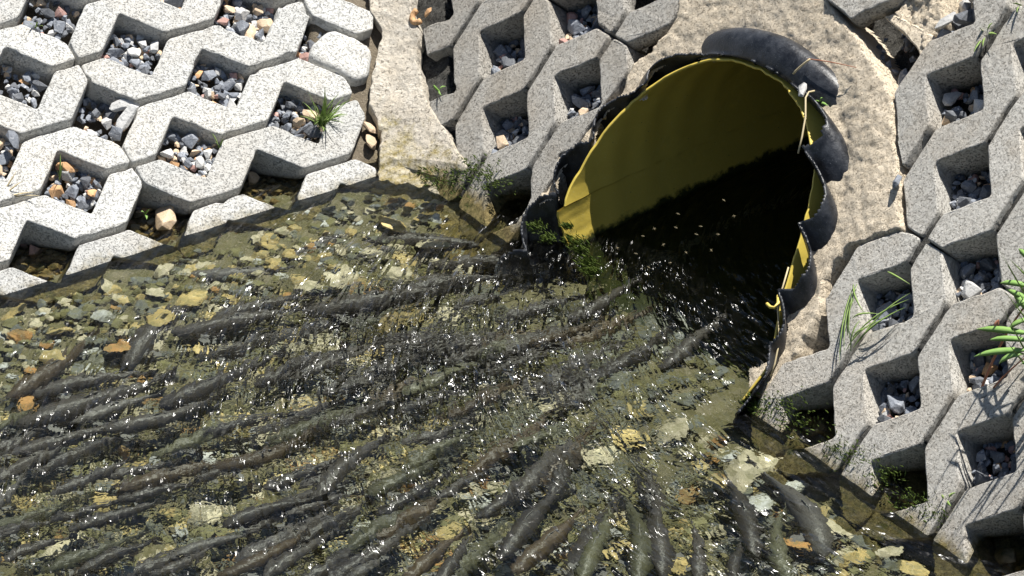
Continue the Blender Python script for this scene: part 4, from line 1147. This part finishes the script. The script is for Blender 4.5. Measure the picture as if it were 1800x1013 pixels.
    st((1597, 76), onR, NR, -.28, 'dark', .10, 'dark stone at the bottom of the cavity beside the collar', (.8, 1.3, .8)); st((1588, 140), onR, NR, -.30, 'blue', .10, 'long blue grey stone low in the cavity beside the collar', (.7, 1.3, .8))
    st((1664, 38), onR, NR, -.06, 'pale', .10, 'whitish broken stone beside the mortar patch', (1.2, .9, .8)); st((1693, 30), onR, NR, -.08, 'dark', .12, 'dark upright stone at the right of the top hole', (.8, 1.2, 1))
    # curled orange stone like a broken ring
    cc = onR(735, 28, .02); P = [cc + UR * (.085 * math.cos(a)) + VR * (.085 * math.sin(a)) for a in np.linspace(2.6, 5.9, 12)]
    tag(tube('curved_stone', P, .036, ST['orange']), 'curved orange stone like part of a ring, top of the mortar strip', 'stone')
    st((752, 22), onR, NR, .03, 'orange', .055, 'small orange stone inside the curved one', (1, 1.3, .8), 'r')
    # moss cushions
    def moss(pxs, f, n_, lb, cnt, d0=0.0, hh=.03):
        L = Leafs()
        for i in range(cnt):
            x, y, sp = r.choice(pxs); x += r.gauss(0, sp); y += r.gauss(0, sp * .6)
            p = f(x, y, d0 + r.uniform(-.02, .02)); q = p + n_ * r.uniform(.02, hh) + ZA([r.uniform(-.03, .03), r.uniform(-.03, .03), r.uniform(-.01, .03)])
            L.blade(arc(p, q, ZA([0, 0, 0]), 3), r.uniform(.004, .009), n_ + ZA([r.uniform(-.5, .5), r.uniform(-.5, .5), 0]), prof=(.6, 1, .2))
        tag(L.build('moss', M_MOSS), lb, 'moss', kind='stuff')
    moss([(1012, 425, 9), (1022, 440, 9), (1035, 462, 9), (1000, 400, 4), (1042, 480, 8)], onR, NR, 'dark green moss clinging to the left foot of the pipe', 700, .03, .10)
    moss([(845, 300, 18), (868, 322, 16), (820, 296, 18), (790, 318, 22), (700, 322, 24), (645, 322, 14), (750, 300, 24), (945, 400, 8), (965, 420, 7)], onR, NR, 'moss tufts in the corner where strip and pavers meet the water', 1500, .0, .03)
    moss([(1375, 712, 22), (1350, 716, 20), (1465, 790, 18), (1410, 745, 20), (1325, 715, 16), (1640, 905, 20), (1555, 838, 18), (1500, 805, 20), (1600, 880, 20)], onR, NR, 'moss along the waterline of the right hand pavers', 1200, -.01, .03)
    # midges dancing in the pipe mouth
    def midge(px, py, dep):
        o0 = onR(px, py, dep); L = Leafs(); a = r.uniform(0, 3.1)
        for k in (0, 1.5):
            d = ZA([math.cos(a + k), .2, math.sin(a + k)]) * .019
            L.blade([o0 - d, o0, o0 + d], .0028, ZA([0, -1, .4]), prof=(.3, 1, .3))
        b = L.build('midge', M_STRAW); return b
    for (x, y) in ((1192, 376), (1188, 400), (1232, 398), (1272, 352), (1166, 430), (1224, 412), (1250, 440), (1206, 444), (1130, 415), (1150, 402), (1085, 436), (1118, 446), (1290, 380), (1262, 412), (1140, 470), (1178, 462)):
        tag(midge(x, y, .02 + r.uniform(0, .3)), 'tiny pale midge hovering in the dark pipe mouth', 'midge', 'midges over the dark water in the pipe mouth')
small_things()

# ------------------------------------------------------------------ water
def spectral(n, step, lam, spread, ang, aniso, seed):
    r = np.random.default_rng(seed); w_ = r.normal(size=(n, n))
    kx = np.fft.fftfreq(n, step)[:, None]; ky = np.fft.rfftfreq(n, step)[None, :]
    k = np.hypot(kx, ky) + 1e-9; k0 = 1 / lam
    A = np.exp(-(np.log(k / k0) / spread) ** 2)
    d = np.abs((kx * math.cos(ang) + ky * math.sin(ang)) / k)     # along the flow
    A = A * np.exp(-(d / aniso) ** 2)
    f = np.fft.irfft2(np.fft.rfft2(w_) * A, s=(n, n))
    gx, gy = np.gradient(f, step); f /= math.sqrt((gx ** 2 + gy ** 2).mean())
    return f
WAVES = ((0.60, 0.30, 0.8, 0.060, 1), (0.28, 0.25, 0.9, 0.052, 2))
def build_water():
    step = 0.0145; n = 1024 * 1
    x0, y0 = -6.6, -6.4
    xs = x0 + np.arange(900) * step; 
    nx, ny = int(13.4 / step), int(12.9 / step)
    X = x0 + np.arange(nx)[:, None] * step + np.zeros((1, ny)); Y = y0 + np.arange(ny)[None, :] * step + np.zeros((nx, 1))
    mouth = ZA([2.4, 1.6])
    src = mouth + 1.9 * PA[:2]                                   # the stream fans out from inside the pipe
    vx, vy = X - src[0], Y - src[1]; dist = np.hypot(vx, vy) + 1e-6
    phi = np.arctan2(vy, vx)                                     # flow direction fans out of the pipe
    phi = np.where(Y > src[1] - 0.2, math.radians(218), phi)
    phi = np.mod(phi, math.pi)
    def look(f):
        t = np.tile(f, (2, 2)); return t[:nx, :ny]
    H = np.zeros((nx, ny)); na = 6
    P3 = np.stack([X, Y, np.zeros_like(X)], -1)
    rough = 0.50 + 0.85 * np.exp(-((X - mouth[0] + 1.6) ** 2 + (Y - mouth[1] + 1.8) ** 2) / 7.0) + 0.25 * fbm(P3, 0.8, 2, 3)
    # calm margins along the left bank and lower right bank
    dl = (P3 - OL) @ NL; dr = (P3 - OR) @ NR
    rough = rough * np.clip(0.35 + np.clip(dl, 0, 9) * 0.8, 0, 1) * np.clip(0.4 + np.clip(dr, 0, 9) * 0.6, 0, 1)
    rough = np.clip(rough, 0.12, 1.3)
    for lam, spread, an, slope, sd in WAVES:
        acc = np.zeros((nx, ny)); wn = np.zeros((nx, ny))
        for a in range(na):
            an0 = math.pi * a / na
            dd = np.abs(np.mod(phi - an0 + math.pi / 2, math.pi) - math.pi / 2) / (math.pi / na)
            wgt = np.clip(1 - dd, 0, 1)
            acc += look(spectral(n, step, lam, spread, an0, an, sd * 10 + a)) * np.sqrt(wgt)
        H += acc * slope * rough
    P = np.stack([X, Y, H], -1)
    # leave the water out where solid bank stands well above it
    keep = (dl > -1.2) & ((dr > -1.0) | ((np.abs((P3 @ PB) - PBC) < 1.9)))
    P3s, r_, t_ = pipe_coords(P3)
    me = gridmesh('water', P, water_mat(), keep=keep)
    co = np.zeros(len(me.vertices) * 3); me.vertices.foreach_get('co', co); co = co.reshape(-1, 3) / K
    wx, wy = co[:, 0] - src[0], co[:, 1] - src[1]; dd = np.hypot(wx, wy)
    ph_ = np.arctan2(wy, wx); ph_ = np.where(ph_ > 0.6, ph_ - 2 * math.pi, ph_)
    fc = np.stack([dd * 0.55, ph_ * np.sqrt(1.0 + dd) * 2.0, dd * 0.0], 1)
    at = me.attributes.new('flow', 'FLOAT_VECTOR', 'POINT'); at.data.foreach_set('vector', fc.ravel())
    ix = np.clip(((co[:, 0] - x0) / step).round().astype(int), 0, nx - 1); iy = np.clip(((co[:, 1] - y0) / step).round().astype(int), 0, ny - 1)
    at = me.attributes.new('chop', 'FLOAT', 'POINT'); at.data.foreach_set('value', rough[ix, iy])
    g2 = np.exp(-((X - mouth[0] + 1.3) ** 2 + (Y - mouth[1] + 1.3) ** 2) / 2.6)
    at = me.attributes.new('spark', 'FLOAT', 'POINT'); at.data.foreach_set('value', (rough * (0.80 + 0.75 * g2))[ix, iy])
    ob = link('water', me); tag(ob, kind='structure')
    return ob
def water_mat():
    m = bpy.data.materials.new('clear_water'); m.use_nodes = True; t = m.node_tree
    for nd in list(t.nodes):
        if nd.type == 'BSDF_PRINCIPLED': t.nodes.remove(nd)
    out = t.nodes['Material Output']
    rf = t.nodes.new('ShaderNodeBsdfRefraction'); rf.inputs['IOR'].default_value = 1.333; rf.inputs['Roughness'].default_value = 0.0
    rf.inputs['Color'].default_value = (0.93, 0.965, 0.915, 1)
    gl = t.nodes.new('ShaderNodeBsdfGlossy'); gl.inputs['Roughness'].default_value = 0.21
    fr = t.nodes.new('ShaderNodeFresnel'); fr.inputs['IOR'].default_value = 1.333
    mx = t.nodes.new('ShaderNodeMixShader')
    t.links.new(fr.outputs[0], mx.inputs[0]); t.links.new(rf.outputs[0], mx.inputs[1]); t.links.new(gl.outputs[0], mx.inputs[2])
    t.links.new(mx.outputs[0], out.inputs[0])
    fl = t.nodes.new('ShaderNodeAttribute'); fl.attribute_name = 'flow'
    ch = t.nodes.new('ShaderNodeAttribute'); ch.attribute_name = 'chop'
    geo = t.nodes.new('ShaderNodeNewGeometry')
    tot = None
    for src, scale, det, amp in ((fl.outputs['Vector'], 4.2, 2.0, 0.9), (geo.outputs['Position'], 70.0, 2.0, 0.22)):
        nz = t.nodes.new('ShaderNodeTexNoise'); nz.inputs['Scale'].default_value = scale; nz.inputs['Detail'].default_value = det; nz.inputs['Distortion'].default_value = 0.4
        t.links.new(src, nz.inputs['Vector'])
        ml = t.nodes.new('ShaderNodeMath'); ml.operation = 'MULTIPLY'; ml.inputs[1].default_value = amp; t.links.new(nz.outputs['Fac'], ml.inputs[0])
        if tot is None: tot = ml.outputs[0]
        else:
            ad = t.nodes.new('ShaderNodeMath'); ad.operation = 'ADD'; t.links.new(tot, ad.inputs[0]); t.links.new(ml.outputs[0], ad.inputs[1]); tot = ad.outputs[0]
    m2 = t.nodes.new('ShaderNodeMath'); m2.operation = 'MULTIPLY'; t.links.new(tot, m2.inputs[0]); t.links.new(ch.outputs['Fac'], m2.inputs[1])
    bp = t.nodes.new('ShaderNodeBump'); bp.inputs['Distance'].default_value = 0.025; t.links.new(m2.outputs[0], bp.inputs['Height'])
    for nd in (rf, fr): t.links.new(bp.outputs[0], nd.inputs['Normal'])
    # capillary ripples that catch the sun
    nz = t.nodes.new('ShaderNodeTexNoise'); nz.inputs['Scale'].default_value = 44.0; nz.inputs['Detail'].default_value = 1.0
    nz.inputs['Scale'].default_value = 5.4
    t.links.new(fl.outputs['Vector'], nz.inputs['Vector'])
    m3 = t.nodes.new('ShaderNodeMath'); m3.operation = 'MULTIPLY'; sp = t.nodes.new('ShaderNodeAttribute'); sp.attribute_name = 'spark'; t.links.new(nz.outputs['Fac'], m3.inputs[0]); t.links.new(sp.outputs['Fac'], m3.inputs[1])
    # gusty patches: the ripples come and go in clusters stretched along the flow
    cl = t.nodes.new('ShaderNodeTexNoise'); cl.inputs['Scale'].default_value = 3.2; cl.inputs['Detail'].default_value = 3.0; t.links.new(fl.outputs['Vector'], cl.inputs['Vector'])
    cr = t.nodes.new('ShaderNodeMapRange'); cr.inputs[1].default_value = 0.44; cr.inputs[2].default_value = 0.60; cr.inputs[3].default_value = 0.18; cr.inputs[4].default_value = 1.0
    t.links.new(cl.outputs['Fac'], cr.inputs[0])
    m4 = t.nodes.new('ShaderNodeMath'); m4.operation = 'MULTIPLY'; t.links.new(m3.outputs[0], m4.inputs[0]); t.links.new(cr.outputs[0], m4.inputs[1]); m3 = m4
    b3 = t.nodes.new('ShaderNodeBump'); b3.inputs['Distance'].default_value = 0.052; t.links.new(m3.outputs[0], b3.inputs['Height']); t.links.new(bp.outputs[0], b3.inputs['Normal'])
    t.links.new(b3.outputs[0], gl.inputs['Normal'])
    return m
water = build_water()
water.cycles.is_caustics_caster = True
for o in bpy.data.objects:
    if o.type == 'MESH' and o is not water: o.cycles.is_caustics_receiver = True
